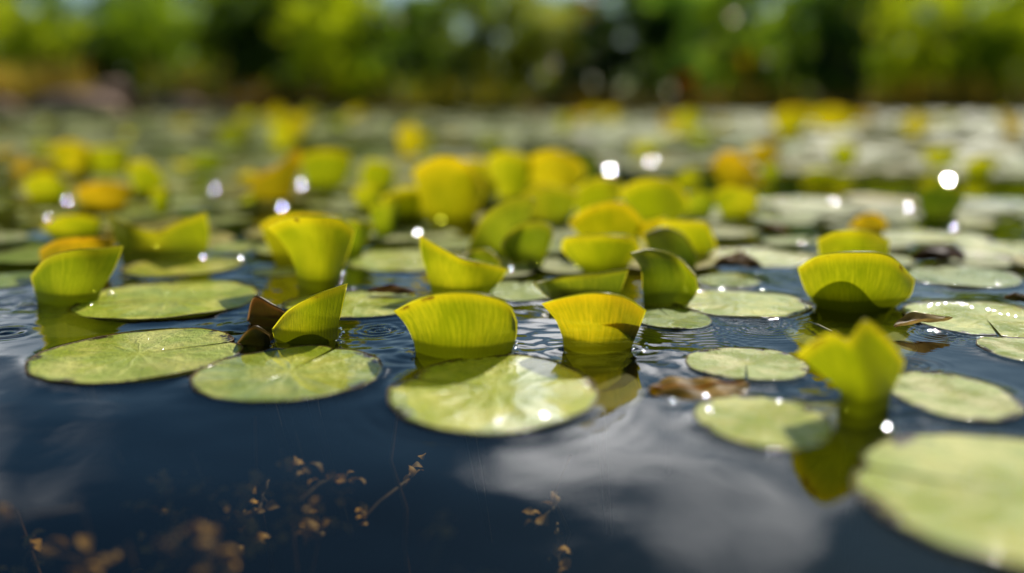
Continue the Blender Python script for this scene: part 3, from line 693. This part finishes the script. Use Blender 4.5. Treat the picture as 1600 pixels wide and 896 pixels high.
for px, py, s, wh in [(533, 516, .3, 'pointed leaf'), (524, 533, .25, 'pointed leaf'), (808, 536, .3, 'wide curved leaf'), (796, 553, .22, 'wide curved leaf'), (652, 553, .25, 'wide curved leaf'), (990, 546, .3, 'bright yellow leaf'), (882, 549, .2, 'bright yellow leaf'), (1008, 538, .25, 'bright yellow leaf'), (1276, 476, .3, 'fan-shaped leaf'), (1268, 468, .4, 'fan-shaped leaf'), (1402, 478, .3, 'fan-shaped leaf'), (1410, 470, .25, 'fan-shaped leaf'), (532, 440, .45, 'vase-shaped leaf'), (536, 428, .5, 'vase-shaped leaf'), (528, 450, .4, 'vase-shaped leaf')]:
    drop(px, py, s, 'small bright sparkle on the water at the foot of the ' + wh, 'sparkles at the foot of the ' + wh, z=.003)
    drop(px + rng.normal(0, 4), py + rng.normal(0, 2), 1.2 + 5 * s, 'clear bead of water at the foot of a standing leaf', 'clear beads at leaf feet', round_=True, z=.0015)
for px, py, s in [(262, 460, .2), (300, 455, .25), (232, 530, .2), (255, 545, .2), (540, 452, .5), (552, 452, .5), (1192, 478, .2), (1050, 497, .25)]:
    drop(px, py, s, 'pin-prick sparkle on a sunlit pad', 'pin-prick sparkles on pads')

# ------------------------------------------------------------------ water surface
def axis(core0, core1, step, lo, hi, grow=1.18):
    a = list(np.arange(core0, core1 + 1e-9, step))
    s = step; x = a[-1]
    while x < hi: s *= grow; x = min(x + s, hi); a.append(x)
    s = step; x = a[0]; b = []
    while x > lo: s *= grow; x = max(x - s, lo); b.append(x)
    return np.array(b[::-1] + a)
ax = axis(-.40, .42, .0011, -30, 30, 1.10); ay = axis(.345, .62, .0009, -6, 13.6, 1.07)
X, Y = np.meshgrid(ax, ay)
Z = np.zeros_like(X)
amp = np.exp(-((np.hypot(X, Y - .5)) / 1.6) ** 2)
for k in range(12):
    a = rng.uniform(0, 6.28); lam = rng.uniform(.03, .11)
    Z += amp * lam * .0006 * np.sin((X * math.cos(a) + Y * math.sin(a)) * 6.283 / lam + rng.uniform(0, 6.28))
inside = np.zeros_like(X, dtype=bool); men = np.zeros_like(X)
def edge_dist(p):
    rho = np.sqrt(((X - p[0]) / p[2]) ** 2 + ((Y - p[1]) / p[3]) ** 2)
    return (rho - 1) * min(p[2], p[3])
for i, p in enumerate(PADS):
    if p[1] > 1.0: continue
    d = edge_dist(p)
    men = np.maximum(men, np.exp(-np.abs(d) / .0045) * .0010)
    inside |= d < -.003
    if i in (8, 9, 10, 14, 2, 4):
        lam = .0052 if i in (8, 9, 10) else .009
        A = .00026 if i in (8, 9, 10) else .0002
        front = np.clip((p[1] - Y) / p[3] + .25, 0, 1)
        Z += np.where(d > 0, A * np.cos(d * 6.283 / lam) * np.exp(-d / .014) * front * (.7 + .3 * np.sin(X * 300)), 0)
for b in BASES:
    if b[1] > .9: continue
    d = np.maximum(np.abs(X - b[0]) - b[2], 0) + np.abs(Y - b[1])
    men = np.maximum(men, np.exp(-d / .004) * .0011)
    d2 = np.hypot(np.maximum(np.abs(X - b[0]) - b[2], 0), Y - b[1])
    Z += .00015 * np.cos(d2 * 6.283 / .0085) * np.exp(-d2 / .016)
near = np.zeros_like(X)
for b in BASES:
    if b[1] > .75: continue
    near = np.maximum(near, np.exp(-np.hypot(np.maximum(np.abs(X - b[0]) - b[2], 0), Y - b[1]) / .035))
rip = np.zeros_like(X)
for k in range(16):
    a = rng.uniform(0, 6.28); lam = rng.uniform(.010, .026)
    rip += lam * .006 * np.sin((X * math.cos(a) + Y * math.sin(a)) * 6.283 / lam + rng.uniform(0, 6.28) + .8 * np.sin(X * 60 + k) + .8 * np.sin(Y * 70 + 2 * k))
Z += rip * near * .75
Z += men
for px, py, lam, A, ext in [(590, 517, .0055, .00016, .014), (1115, 545, .006, .00010, .016), (1420, 570, .0055, .00013, .014), (8, 520, .012, .0003, .014), (600, 512, .006, .00012, .012), (1470, 522, .0045, .00018, .014), (1190, 512, .005, .00016, .02)]:
    c = ground(px, py); d = np.hypot(X - c.x, Y - c.y)
    Z += 1.5 * A * np.cos(d * 6.283 / lam) * np.exp(-(d / ext) ** 2)
Z = np.where(inside, np.minimum(Z, 0), Z)
# far chop so that the reflections of the bank break up
V = np.stack([X.ravel(), Y.ravel(), Z.ravel()], 1)
ny, nx = X.shape
idx = np.arange(nx * ny).reshape(ny, nx)
F = np.stack([idx[:-1, :-1].ravel(), idx[:-1, 1:].ravel(), idx[1:, 1:].ravel(), idx[1:, :-1].ravel()], 1)
o = link('water', mesh_np('water', V, F), M['water'])
tag(o, 'dark blue pond water mirroring sky and clouds', None, None, 'structure')

# ------------------------------------------------------------------ waterweed under the surface
def weed(px, py, z, h, color, label, seed, n=9):
    c = ground(px, py - 34, z)
    g = np.random.default_rng(seed)
    t = empty('waterweed', tuple(c))
    lean = Vector((g.normal(0, .35), g.normal(0, .3), -1))
    path = [lean * (h * k / 5) + Vector((g.normal(0, .004), g.normal(0, .004), 0)) for k in range(6)]
    tubes = [tube(path, [.0008 + .0002 * k for k in range(6)], 6)]
    tips = []
    nb = max(2, n // 2)
    for k in range(nb):                       # side shoots spreading near the top of the stem
        p = lean * h * g.uniform(0, .35); a = g.uniform(0, 6.28); L = g.uniform(.015, .04)
        e = Vector((math.cos(a) * .8, math.sin(a) * 1.25, g.uniform(-.1, .35))) * L
        bp = [p + e * q + Vector((0, 0, -.25 * L * q * q)) + Vector((g.normal(0, .0012), g.normal(0, .0012), 0)) for q in (0, .25, .5, .75, 1)]
        tubes.append(tube(bp, [.0011, .001, .0009, .0007, .0004], 6)); tips.append(bp)
    Vs, Fs = merge(tubes)
    st = link('stem', mesh_np('stem', Vs, Fs), M['weed'], t); st.color = (color[0] * .14, color[1] * .12, color[2] * .1, 1)
    for k in range(int(n * 5)):
        bp = tips[g.integers(0, nb)]; p = bp[g.integers(2, 5)] + Vector((g.normal(0, .003), g.normal(0, .003), g.normal(0, .002)))
        L = g.uniform(.004, .009); w = L * g.uniform(.4, .8)
        Vl, nu, nv = [], 5, 9
        for j in range(nv):
            q_ = j / (nv - 1); ww = math.sin(math.pi * q_) ** .7 * w / 2 * (1 + .25 * math.sin(9 * q_ + k))
            for i in range(nu):
                q = 2 * i / (nu - 1) - 1
                Vl.append((q_ * L, q * ww, .25 * L * math.sin(3 * q_) + .2 * ww * q * q))
        e = Euler((g.uniform(-.7, .7), g.uniform(-.6, .4), g.uniform(0, 6.28))).to_matrix()
        Vl = np.array(Vl) @ np.array(e).T + np.array(p)
        f_ = g.uniform(.35, 1.0)
        b = link('leaf', mesh_np('leaf', Vl, grid_faces(nu, nv)), M['weed'], t); b.color = (color[0] * f_, color[1] * f_, color[2] * f_, 1)
    tag(t, label, 'waterweed', 'rusty waterweed below the open water')
WC = (.95, .47, .07)
for k, (px, py, z, h, lab, n) in enumerate([
    (300, 745, -.03, .12, 'rusty waterweed sprig under open water below the oval pad', 8),
    (335, 780, -.035, .12, 'thick cluster of rusty weed leaves under open water', 10),
    (408, 680, -.03, .13, 'single faint rusty weed blade just below the oval pad', 3),
    (455, 735, -.03, .12, 'slanting rusty weed sprig with bright leaves', 8),
    (495, 775, -.035, .12, 'rusty weed tuft at the end of the slanting sprig', 8),
    (30, 820, -.07, .15, 'dim brown weed in the lower corner under open water', 5),
    (118, 806, -.02, .10, 'single bright rusty weed tip', 2),
    (265, 888, -.02, .10, 'yellow-brown weed leaf cut off by the frame bottom', 4),
    (180, 886, -.04, .10, 'brown weed clump cut off by the frame bottom', 4),
    (664, 872, -.02, .1, 'lone rusty weed tuft at the frame bottom', 4),
    (345, 856, -.03, .1, 'small faint brown weed sprig near the frame bottom', 3),
    (890, 745, -.05, .1, 'faint brown weed below the big wet pad', 3),
    (620, 690, -.03, .1, 'tiny faint weed leaf beside the big wet pad', 2)]):
    weed(px, py, z, h, WC, lab, 500 + k, n)

# ------------------------------------------------------------------ ground: pond bed and bank in one sheet
gx = axis(-20, 20, .5, -400, 400, 1.25); gy = axis(-8, 24, .25, -200, 600, 1.25)
GX, GY = np.meshgrid(gx, gy)
shore = 13.15 + .25 * np.sin(GX * .8) + .18 * np.sin(GX * 2.1 + 1)
t_ = np.clip((GY - shore + .6) / 1.4, 0, 1)
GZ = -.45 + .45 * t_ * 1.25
GZ += np.clip(GY - shore, 0, 3) * .05 + .05 * np.sin(GX * 1.7 + GY) * (t_ > .9)
GZ += np.clip(GY - 30, 0, 400) * .004
side = np.clip((np.abs(GX) - 24) / 3, 0, 1); GZ = np.maximum(GZ, -.45 + .6 * side)
back = np.clip((-5 - GY) / 1.5, 0, 1); GZ = np.maximum(GZ, -.45 + .6 * back)
idx = np.arange(GX.size).reshape(GX.shape)
F = np.stack([idx[:-1, :-1].ravel(), idx[:-1, 1:].ravel(), idx[1:, 1:].ravel(), idx[1:, :-1].ravel()], 1)
t = NT('bank_soil')
pos = t.n('ShaderNodeNewGeometry').outputs['Position']
n1 = t.noise(pos, 1.3, 4, .6); n2 = t.noise(pos, 6, 4, .6)
z = t.n('ShaderNodeSeparateXYZ'); t.t.links.new(pos, z.inputs[0])
c = t.mix(t.ramp(n2, .35, .65), (.10, .06, .025), (.26, .17, .06))
c = t.mix(t.math('MULTIPLY', t.ramp(z.outputs[2], .12, .3), t.ramp(n1, .4, .6)), c, (.07, .10, .02))
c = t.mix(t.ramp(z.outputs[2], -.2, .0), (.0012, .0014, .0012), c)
p = t.n('ShaderNodeBsdfPrincipled', {'Base Color': c, 'Roughness': .9, 'Specular IOR Level': 0.0})
bm = t.n('ShaderNodeBump', {'Strength': .6, 'Distance': .05, 'Height': n2}); t.t.links.new(bm.outputs[0], p.inputs['Normal'])
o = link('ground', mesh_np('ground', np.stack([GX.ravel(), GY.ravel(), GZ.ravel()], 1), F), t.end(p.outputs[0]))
tag(o, 'brown muddy bank rising from the pond bed', None, None, 'structure')
def gz(x, y):
    i = min(max(np.searchsorted(gx, x), 0), len(gx) - 1); j = min(max(np.searchsorted(gy, y), 0), len(gy) - 1)
    return float(GZ[j, i])

# ------------------------------------------------------------------ trees, bushes, grasses, rocks on the bank
def leaf_cloud(lobes, n, size, g, droop=.0):
    """many small leaf faces spread in clumps through overlapping lobes"""
    w = np.array([l[3] * l[4] * l[5] for l in lobes]) ** .6; w /= w.sum()
    ncl = max(14, n // 45)
    li = g.choice(len(lobes), ncl, p=w)
    L = np.array(lobes)[li]
    d = g.normal(size=(ncl, 3)); d /= np.linalg.norm(d, axis=1)[:, None]
    rr = g.uniform(.35, 1.0, ncl) ** .6
    cc = L[:, :3] + d * rr[:, None] * L[:, 3:6]
    k = g.integers(0, ncl, n)
    cs = L[:, 3:6].mean(1)[k] * .16
    C = cc[k] + g.normal(size=(n, 3)) * cs[:, None]
    a = g.normal(size=(n, 3)); a[:, 2] -= droop; a /= np.linalg.norm(a, axis=1)[:, None]
    b = np.cross(a, g.normal(size=(n, 3))); b /= np.linalg.norm(b, axis=1)[:, None]
    s = size * g.uniform(.6, 1.4, n)[:, None]
    V = np.stack([C - a * s, C + b * s * .45, C + a * s, C - b * s * .45], 1).reshape(-1, 3)
    F = np.arange(4 * n).reshape(n, 4)
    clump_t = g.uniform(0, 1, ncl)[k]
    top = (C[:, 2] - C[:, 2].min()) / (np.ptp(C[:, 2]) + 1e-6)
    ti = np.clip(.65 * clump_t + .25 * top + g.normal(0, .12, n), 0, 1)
    return V, F, np.repeat(ti, 4)
def tree(name, label, px, Y, width_px, height, color, seed, cat='tree', n=1500, leaf=.055, low=.0, group='trees along the far bank', glints=()):
    g = np.random.default_rng(seed)
    x = (px - 800) / FPX * Y * 1.0; z0 = gz(x, Y) - .03
    wd = width_px / FPX * Y / 2
    root = empty(name, (x, Y, z0))
    trunk_h = height * (.75 if cat == 'tree' else .55)
    br = []
    p0 = [(0, 0, 0), (.03 * g.normal(), 0, trunk_h * .35), (.06 * g.normal(), .03, trunk_h * .7), (.08 * g.normal(), .02, trunk_h)]
    r0 = .022 * height + .012
    br.append(tube(p0, [r0 * 1.3, r0, r0 * .65, r0 * .25], 8))
    for k in range(6):
        f = g.uniform(.25, .85); a = g.uniform(0, 6.28)
        s = np.array([0, 0, trunk_h * f]); e = s + np.array([math.cos(a) * wd * .7, math.sin(a) * wd * .6, height * g.uniform(.12, .3)])
        br.append(tube([tuple(s), tuple((s + e) / 2 + np.array([0, 0, .03])), tuple(e)], [r0 * .5, r0 * .35, r0 * .12], 6))
    Vt, Ft = merge(br)
    link('trunk', mesh_np('trunk', Vt, Ft), M['bark'], root)
    lobes = []
    base = height * low
    for k in range(10):
        hz = base + (height - base) * (.08 + .8 * (k + g.uniform(0, 1)) / 10)
        q = 1 - abs(hz / height - .4) * .6
        lobes.append((g.normal(0, .42) * wd * q, g.normal(0, .3) * wd, hz, wd * g.uniform(.35, .6), wd * g.uniform(.3, .5), height * g.uniform(.14, .26)))
    V, F, ti = leaf_cloud(lobes, n, leaf, g)
    ok = V[:, 2].reshape(-1, 4).min(1) > .0
    V = V.reshape(-1, 4, 3)[ok].reshape(-1, 3); ti = ti.reshape(-1, 4)[ok].ravel(); F = np.arange(len(V)).reshape(-1, 4)
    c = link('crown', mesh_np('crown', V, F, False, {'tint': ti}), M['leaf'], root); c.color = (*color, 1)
    for (gxp, gyp, size) in glints:      # a few glossy leaves that catch the sun
        size *= .42; P = at_depth(gxp, gyp, Y - wd * 1.25) - Vector((x, Y, z0))
        to_cam = (Vector((0, 0, H)) - (P + Vector((x, Y, z0)))).normalized()
        h = (SUN + to_cam).normalized()
        a = h.cross(Vector((0, 0, 1))).normalized(); b = h.cross(a)
        q = [P - a * size, P + b * size * .5, P + a * size, P - b * size * .5]
        lf = link('shiny_leaf', mesh_np('shiny_leaf', np.array([tuple(v) for v in q]), np.array([[0, 1, 2, 3]]), False), M['shiny'], root)
    tag(root, label, cat, group)
    return root
t = NT('waxy_leaf')
d_ = t.n('ShaderNodeBsdfDiffuse', {'Color': (.2, .25, .06, 1)}); g_ = t.n('ShaderNodeBsdfGlossy', {'Color': (1, .98, .62, 1), 'Roughness': .22})
ms_ = t.n('ShaderNodeMixShader', {0: .09}); t.t.links.new(d_.outputs[0], ms_.inputs[1]); t.t.links.new(g_.outputs[0], ms_.inputs[2])
M['shiny'] = t.end(ms_.outputs[0])

BY = (.26, .32, .02); MG = (.10, .17, .03); DK = (.022, .05, .018); BL = (.10, .17, .10); OL = (.16, .19, .03); TN = (.42, .35, .19)
B = 'bushes along the far bank'; T_ = 'trees along the far bank'
specs = [
 ('bush', 'yellow-green bush above the rocks at the frame edge', 40, 16.4, 190, 1.6, BY, B),
 ('bush', 'mid green bush rising behind the big dark rock', 150, 16.6, 190, 1.8, MG, B),
 ('bush', 'bright green bush behind the tan grass', 262, 16.3, 170, 1.8, (.18, .26, .03), B),
 ('bush', 'deep green bush next to the bright green one', 372, 15.8, 150, 1.7, (.07, .12, .02), B),
 ('bush', 'lime bush with bright upper leaves', 505, 14.8, 180, 1.75, BY, B),
 ('bush', 'dark green bush beside the lime bush', 430, 15.6, 160, 1.8, DK, B),
 ('bush', 'green bush under the small gap of sky', 620, 15.0, 150, 1.45, MG, B),
 ('bush', 'dusky green bush left of the sky gap over mid bank', 720, 14.8, 170, 1.55, (.07, .11, .035), B),
 ('bush', 'low pale olive bush under the open sky', 830, 15.0, 165, 1.42, OL, B),
 ('tree', 'very dark rounded tree against paler bushes', 942, 14.3, 125, 1.75, (.012, .03, .012), T_),
 ('bush', 'grey-green bush beside the very dark tree', 1050, 14.9, 150, 1.7, (.14, .24, .09), B),
 ('bush', 'olive bush with shining leaves', 1150, 14.7, 140, 1.75, (.17, .25, .05), B),
 ('bush', 'deep green bush with bright light spots', 1235, 15.0, 130, 1.8, (.10, .18, .04), B),
 ('tree', 'dark thick tree near the bright right bushes', 1325, 14.4, 150, 1.8, (.04, .085, .025), T_),
 ('bush', 'bright leafy bush right of the dark thick tree', 1425, 14.7, 150, 1.7, BY, B),
 ('bush', 'lime green bush close to the frame edge', 1520, 14.5, 160, 1.7, (.22, .29, .02), B),
 ('bush', 'yellow-green bush cut by the frame edge', 1610, 14.8, 150, 1.65, BY, B),
]
GLN = {1150: [(1145, 27, .05)], 1235: [(1194, 95, .115)], 942: [(868, 96, .036)], 620: [(622, 26, .030)], 1425: [(1484, 40, .02)]}
for k, (nm, lab, px, Yd, w, hgt, c, grp) in enumerate(specs):
    tree(nm, lab, px, Yd, w * 1.25, hgt * 1.15, tuple(q * 1.45 for q in c), 700 + k, nm, 3800, .055, .0, grp, GLN.get(px, ()))
# second, taller row farther back
for k, (px, hgt, c, lab) in enumerate([
    (-60, 3.6, MG, 'tall hazy green tree behind the frame-edge bush'), (90, 3.3, BL, 'tall blue-green tree behind the rocks'),
    (230, 3.5, (.09, .16, .06), 'tall soft green tree behind the bright green bush'), (360, 3.3, MG, 'tall green tree behind the deep green bush'),
    (480, 3.5, (.12, .19, .04), 'tall light green tree behind the lime bush'), (580, 3.0, BL, 'bluish tree left of the small gap of sky'),
    (705, 2.95, BL, 'bluish tree right of the small gap of sky'), (1010, 3.2, (.16, .26, .07), 'tall green tree behind the grey-green bush'),
    (1120, 3.5, (.15, .25, .06), 'tall green tree behind the shining olive bush'), (1230, 3.4, (.08, .14, .04), 'tall dark tree behind the bush with light spots'),
    (1350, 3.5, (.06, .11, .03), 'tall green tree behind the dark thick tree'), (1470, 3.4, BL, 'tall blue-green tree behind the bright leafy bush'),
    (1580, 3.0, MG, 'tall green tree behind the lime green bush'), (1680, 3.5, MG, 'tall green tree cut off at the frame edge')]):
    tree('tree', lab, px, 21.5 + (k % 3) * .8, 250, hgt * 1.15, tuple(q * 1.35 for q in c), 800 + k, 'tree', 4600, .10, .0, 'taller trees behind the bank')
tree('tree', 'distant low olive tree under the open sky', 800, 34, 170, 3.9, OL, 860, 'tree', 900, .12, 0, 'distant trees under the sky gap')
tree('tree', 'distant reddish-leaved tree under the open sky', 885, 34, 120, 3.95, (.38, .15, .07), 861, 'tree', 900, .12, 0, 'distant trees under the sky gap')
tree('tree', 'distant grey-green tree under the small gap of sky', 640, 34, 90, 3.3, BL, 862, 'tree', 900, .12, 0, 'distant trees under the sky gap')
for k in range(15):
    tree('bush', ['dim green bush in the row behind the first bushes', ][0], -40 + k * 122, 17.5 + .5 * math.sin(k * 2.3), 190, 1.5 + .25 * math.sin(k * 1.7), [(.06, .11, .03), (.10, .16, .03), (.05, .09, .03)][k % 3], 1200 + k, 'bush', 2200, .075, 0, 'dim bushes behind the first row')
# small bright shrubs at the waterline
for k, (px, w, hgt, c, lab) in enumerate([
    (460, 60, .52, (.22, .32, .05), 'small bright green shrub at the waterline'), (592, 80, .55, (.42, .42, .02), 'low yellow shrub at the waterline'),
    (528, 55, .42, (.40, .38, .03), 'tiny yellow-olive shrub between two bright shrubs'), (1066, 56, .62, (.62, .24, .02), 'orange-leaved shrub against dark foliage'),
    (1160, 44, .78, (.48, .40, .02), 'narrow yellow shrub under the bright light spot'), (1415, 55, .6, (.36, .42, .02), 'yellow-green shrub below the bright leafy bush'),
    (1508, 60, .7, (.30, .36, .02), 'olive-yellow shrub near the frame edge'), (700, 80, .45, (.10, .14, .03), 'low dull green shrub on the brown bank')]):
    tree('shrub', lab, px, 13.9, w, hgt, c, 900 + k, 'shrub', 500, .035, 0, 'small shrubs at the waterline')
def grass(label, px, Y, w, h, color, seed, n=260):
    g = np.random.default_rng(seed)
    x = (px - 800) / FPX * Y; wd = w / FPX * Y / 2
    V, F, o = [], [], 0
    for k in range(n):
        bx, by = g.normal(0, .45) * wd, g.normal(0, .3) * wd
        L = h * g.uniform(.6, 1.1); a = g.uniform(0, 6.28); ln = L * g.uniform(.1, .5); wv = .012
        nx_, ny_ = math.cos(a), math.sin(a)
        for j in range(4):
            s = j / 3; px_, py_ = bx + nx_ * ln * s * s, by + ny_ * ln * s * s
            ww = wv * (1 - s * .9)
            V += [(px_ - ny_ * ww, py_ + nx_ * ww, L * s), (px_ + ny_ * ww, py_ - nx_ * ww, L * s)]
        for j in range(3): F.append((o + 2 * j, o + 2 * j + 1, o + 2 * j + 3, o + 2 * j + 2))
        o += 8
    me = mesh_np('grass_clump', np.array(V), np.array(F), False, {'tint': np.repeat(g.uniform(0, 1, n), 8)})
    q = link('grass_clump', me, M['leaf']); q.location = (x, Y, gz(x, Y) - .02); q.color = (*color, 1)
    if n > 300 or w >= 200: q.name = 'bank_grass'; q.color = (color[0] * .95, color[1] * 1.1, color[2] * 1.2, 1); q.scale = (1, 1, 1.5); tag(q, label, 'grass', None, 'stuff')
    else: tag(q, label, 'grass clump', 'dry grass clumps on the bank')
grass('tan dry grass between the dark rocks', 305, 13.9, 110, .62, TN, 1)
grass('tan dry grass left of the big dark rock', 25, 13.9, 80, .55, TN, 2)
grass('straw-coloured grass behind the dark rock at the frame edge', 110, 14.2, 150, .70, (.26, .20, .10), 3)
grass('brown grass on the bank below the very dark tree', 940, 13.7, 170, .26, (.34, .21, .06), 4, 400)
grass('brown grass on the bank below the olive bush', 1180, 13.7, 220, .26, (.34, .20, .06), 5, 450)
grass('brown grass on the bank below the lime green bush', 1470, 13.7, 260, .28, (.36, .22, .06), 6, 500)
grass('olive grass on the bank in mid picture', 720, 13.7, 240, .28, (.34, .27, .06), 7, 450)
grass('reddish-brown grass beside the dark rocks', 430, 13.7, 160, .24, (.26, .15, .06), 8, 350)
def rock(label, px, Y, w, h, seed, color=None):
    g = np.random.default_rng(seed)
    x = (px - 800) / FPX * Y; wd = w / FPX * Y / 2
    nu, nv = 26, 14; V = []
    ks = g.normal(size=(7, 3)) * 2.2; ph = g.uniform(0, 6.28, 7)
    for j in range(nv):
        f = math.pi * j / (nv - 1)
        for i in range(nu):
            th = 2 * math.pi * i / nu
            d = np.array([math.sin(f) * math.cos(th), math.sin(f) * math.sin(th), math.cos(f)])
            r = 1 + .13 * sum(math.sin(float(ks[k] @ d) + ph[k]) for k in range(7)) / 2
            V.append((d[0] * r * wd, d[1] * r * wd * .7, d[2] * r * h))
    q = link('rock', mesh_np('rock', np.array(V), grid_faces(nu, nv, True), False), M['rock'])
    q.location = (x, Y, gz(x, Y) + h * .25)
    tag(q, label, 'rock', 'dark rocks on the shore')
rock('big dark brown rock on the shore', 130, 13.3, 160, .40, 1)
rock('dark rock beside the tan dry grass', 296, 13.4, 90, .20, 2)
rock('dark rock at the frame edge of the shore', 8, 13.4, 80, .18, 3)
rock('reddish rock standing behind the big dark rock', 185, 13.9, 80, .42, 4)
rock('pale low stone next to the dark rock', 355, 13.4, 60, .10, 5)

# ------------------------------------------------------------------ sky, sun, camera
w = bpy.data.worlds.new('World'); sc.world = w; w.use_nodes = True
nt = w.node_tree; nt.nodes.clear()
def N(t, **k):
    nd = nt.nodes.new(t)
    for a, v in k.items(): setattr(nd, a, v)
    return nd
out = N('ShaderNodeOutputWorld'); bg = N('ShaderNodeBackground')
sky = N('ShaderNodeTexSky', sky_type='NISHITA', sun_disc=False, sun_elevation=SUN_EL, sun_rotation=SUN_AZ, air_density=1.0, dust_density=.6, ozone_density=2.0)
bg.inputs['Strength'].default_value = .075
tc = N('ShaderNodeTexCoord')
def mth(op, a, b=0.0):
    nd = N('ShaderNodeMath', operation=op)
    for i, v in enumerate((a, b)):
        if isinstance(v, bpy.types.NodeSocket): nt.links.new(v, nd.inputs[i])
        else: nd.inputs[i].default_value = v
    return nd.outputs[0]
def mrange(f, a, b):
    nd = N('ShaderNodeMapRange', interpolation_type='SMOOTHSTEP'); nt.links.new(f, nd.inputs[0])
    nd.inputs[1].default_value = a; nd.inputs[2].default_value = b
    return nd.outputs[0]
noi = N('ShaderNodeTexNoise'); noi.inputs['Scale'].default_value = 3.4; noi.inputs['Detail'].default_value = 4; noi.inputs['Roughness'].default_value = .5; noi.inputs['Distortion'].default_value = .3
mp = N('ShaderNodeMapping'); mp.inputs['Scale'].default_value = (1, 1, 1.5)
nt.links.new(tc.outputs['Generated'], mp.inputs[0]); nt.links.new(mp.outputs[0], noi.inputs['Vector'])
total = None
def cloud_at(px, py, c0, c1, wgt):
    """a bank of cloud standing where the pond mirrors it"""
    global total
    d = Vector(ray(px, py)).normalized(); d.z = -d.z
    dp = N('ShaderNodeVectorMath', operation='DOT_PRODUCT'); nt.links.new(tc.outputs['Generated'], dp.inputs[0]); dp.inputs[1].default_value = d
    m = mth('MULTIPLY', mrange(dp.outputs['Value'], math.cos(R(c0)), math.cos(R(c1))), wgt)
    total = m if total is None else mth('MAXIMUM', total, m)
for a in [(1060, 775, 12, 2, .44), (910, 690, 9, 2, .42), (1000, 860, 8, 2, .30), (10, 640, 11, 2, .40), (1420, 620, 10, 2, .28), (1120, 520, 9, 3, .2), (560, 540, 8, 3, .16)]: cloud_at(*a)
hi = N('ShaderNodeSeparateXYZ'); nt.links.new(tc.outputs['Generated'], hi.inputs[0])
total = mth('MAXIMUM', total, mth('MULTIPLY', mrange(hi.outputs[2], .62, .85), .15))
f = mrange(mth('ADD', noi.outputs['Fac'], mth('SUBTRACT', total, .42)), .34, .70)
mixc = N('ShaderNodeMix', data_type='RGBA'); nt.links.new(f, mixc.inputs['Factor'])
tint = N('ShaderNodeMix', data_type='RGBA', blend_type='MULTIPLY'); tint.inputs['Factor'].default_value = 1
nt.links.new(sky.outputs[0], tint.inputs[6]); hz = N('ShaderNodeSeparateXYZ'); nt.links.new(tc.outputs['Generated'], hz.inputs[0])
grad = N('ShaderNodeMix', data_type='RGBA'); nt.links.new(mrange(hz.outputs[2], .12, .34), grad.inputs['Factor'])
grad.inputs[6].default_value = (.95, 1.05, 1.02, 1); grad.inputs[7].default_value = (.36, .56, .63, 1)   # hazier towards the horizon
nt.links.new(grad.outputs[2], tint.inputs[7])
nt.links.new(tint.outputs[2], mixc.inputs[6]); mixc.inputs[7].default_value = (36, 36.5, 37, 1)
nt.links.new(mixc.outputs[2], bg.inputs['Color']); nt.links.new(bg.outputs[0], out.inputs['Surface'])

sl = bpy.data.lights.new('sun', 'SUN'); sl.energy = 4.6; sl.angle = R(.53); sl.color = (1, .95, .86)
so = bpy.data.objects.new('sun', sl); COL.objects.link(so)
so.rotation_euler = (-SUN).to_track_quat('-Z', 'Y').to_euler(); so.location = (2, 4, 6)

cam = bpy.data.cameras.new('camera'); co = bpy.data.objects.new('camera', cam); COL.objects.link(co)
co.location = (0, 0, H); co.rotation_euler = (R(90) - PITCH, 0, 0)
cam.sensor_width = 36; cam.lens = FPX / 1600 * 36; cam.clip_start = .01; cam.clip_end = 2000
cam.dof.use_dof = True; cam.dof.focus_distance = .49; cam.dof.aperture_fstop = 2.0; cam.dof.aperture_blades = 0
sc.camera = co
sc.view_settings.view_transform = 'Standard'; sc.view_settings.look = 'None'; sc.view_settings.exposure = 0; sc.view_settings.gamma = 1
sc.render.engine = 'CYCLES'
cy = sc.cycles
cy.use_denoising = True
cy.max_bounces = 8; cy.diffuse_bounces = 3; cy.glossy_bounces = 4; cy.transmission_bounces = 5; cy.transparent_max_bounces = 12
cy.caustics_reflective = False; cy.caustics_refractive = False
cy.sample_clamp_indirect = 8
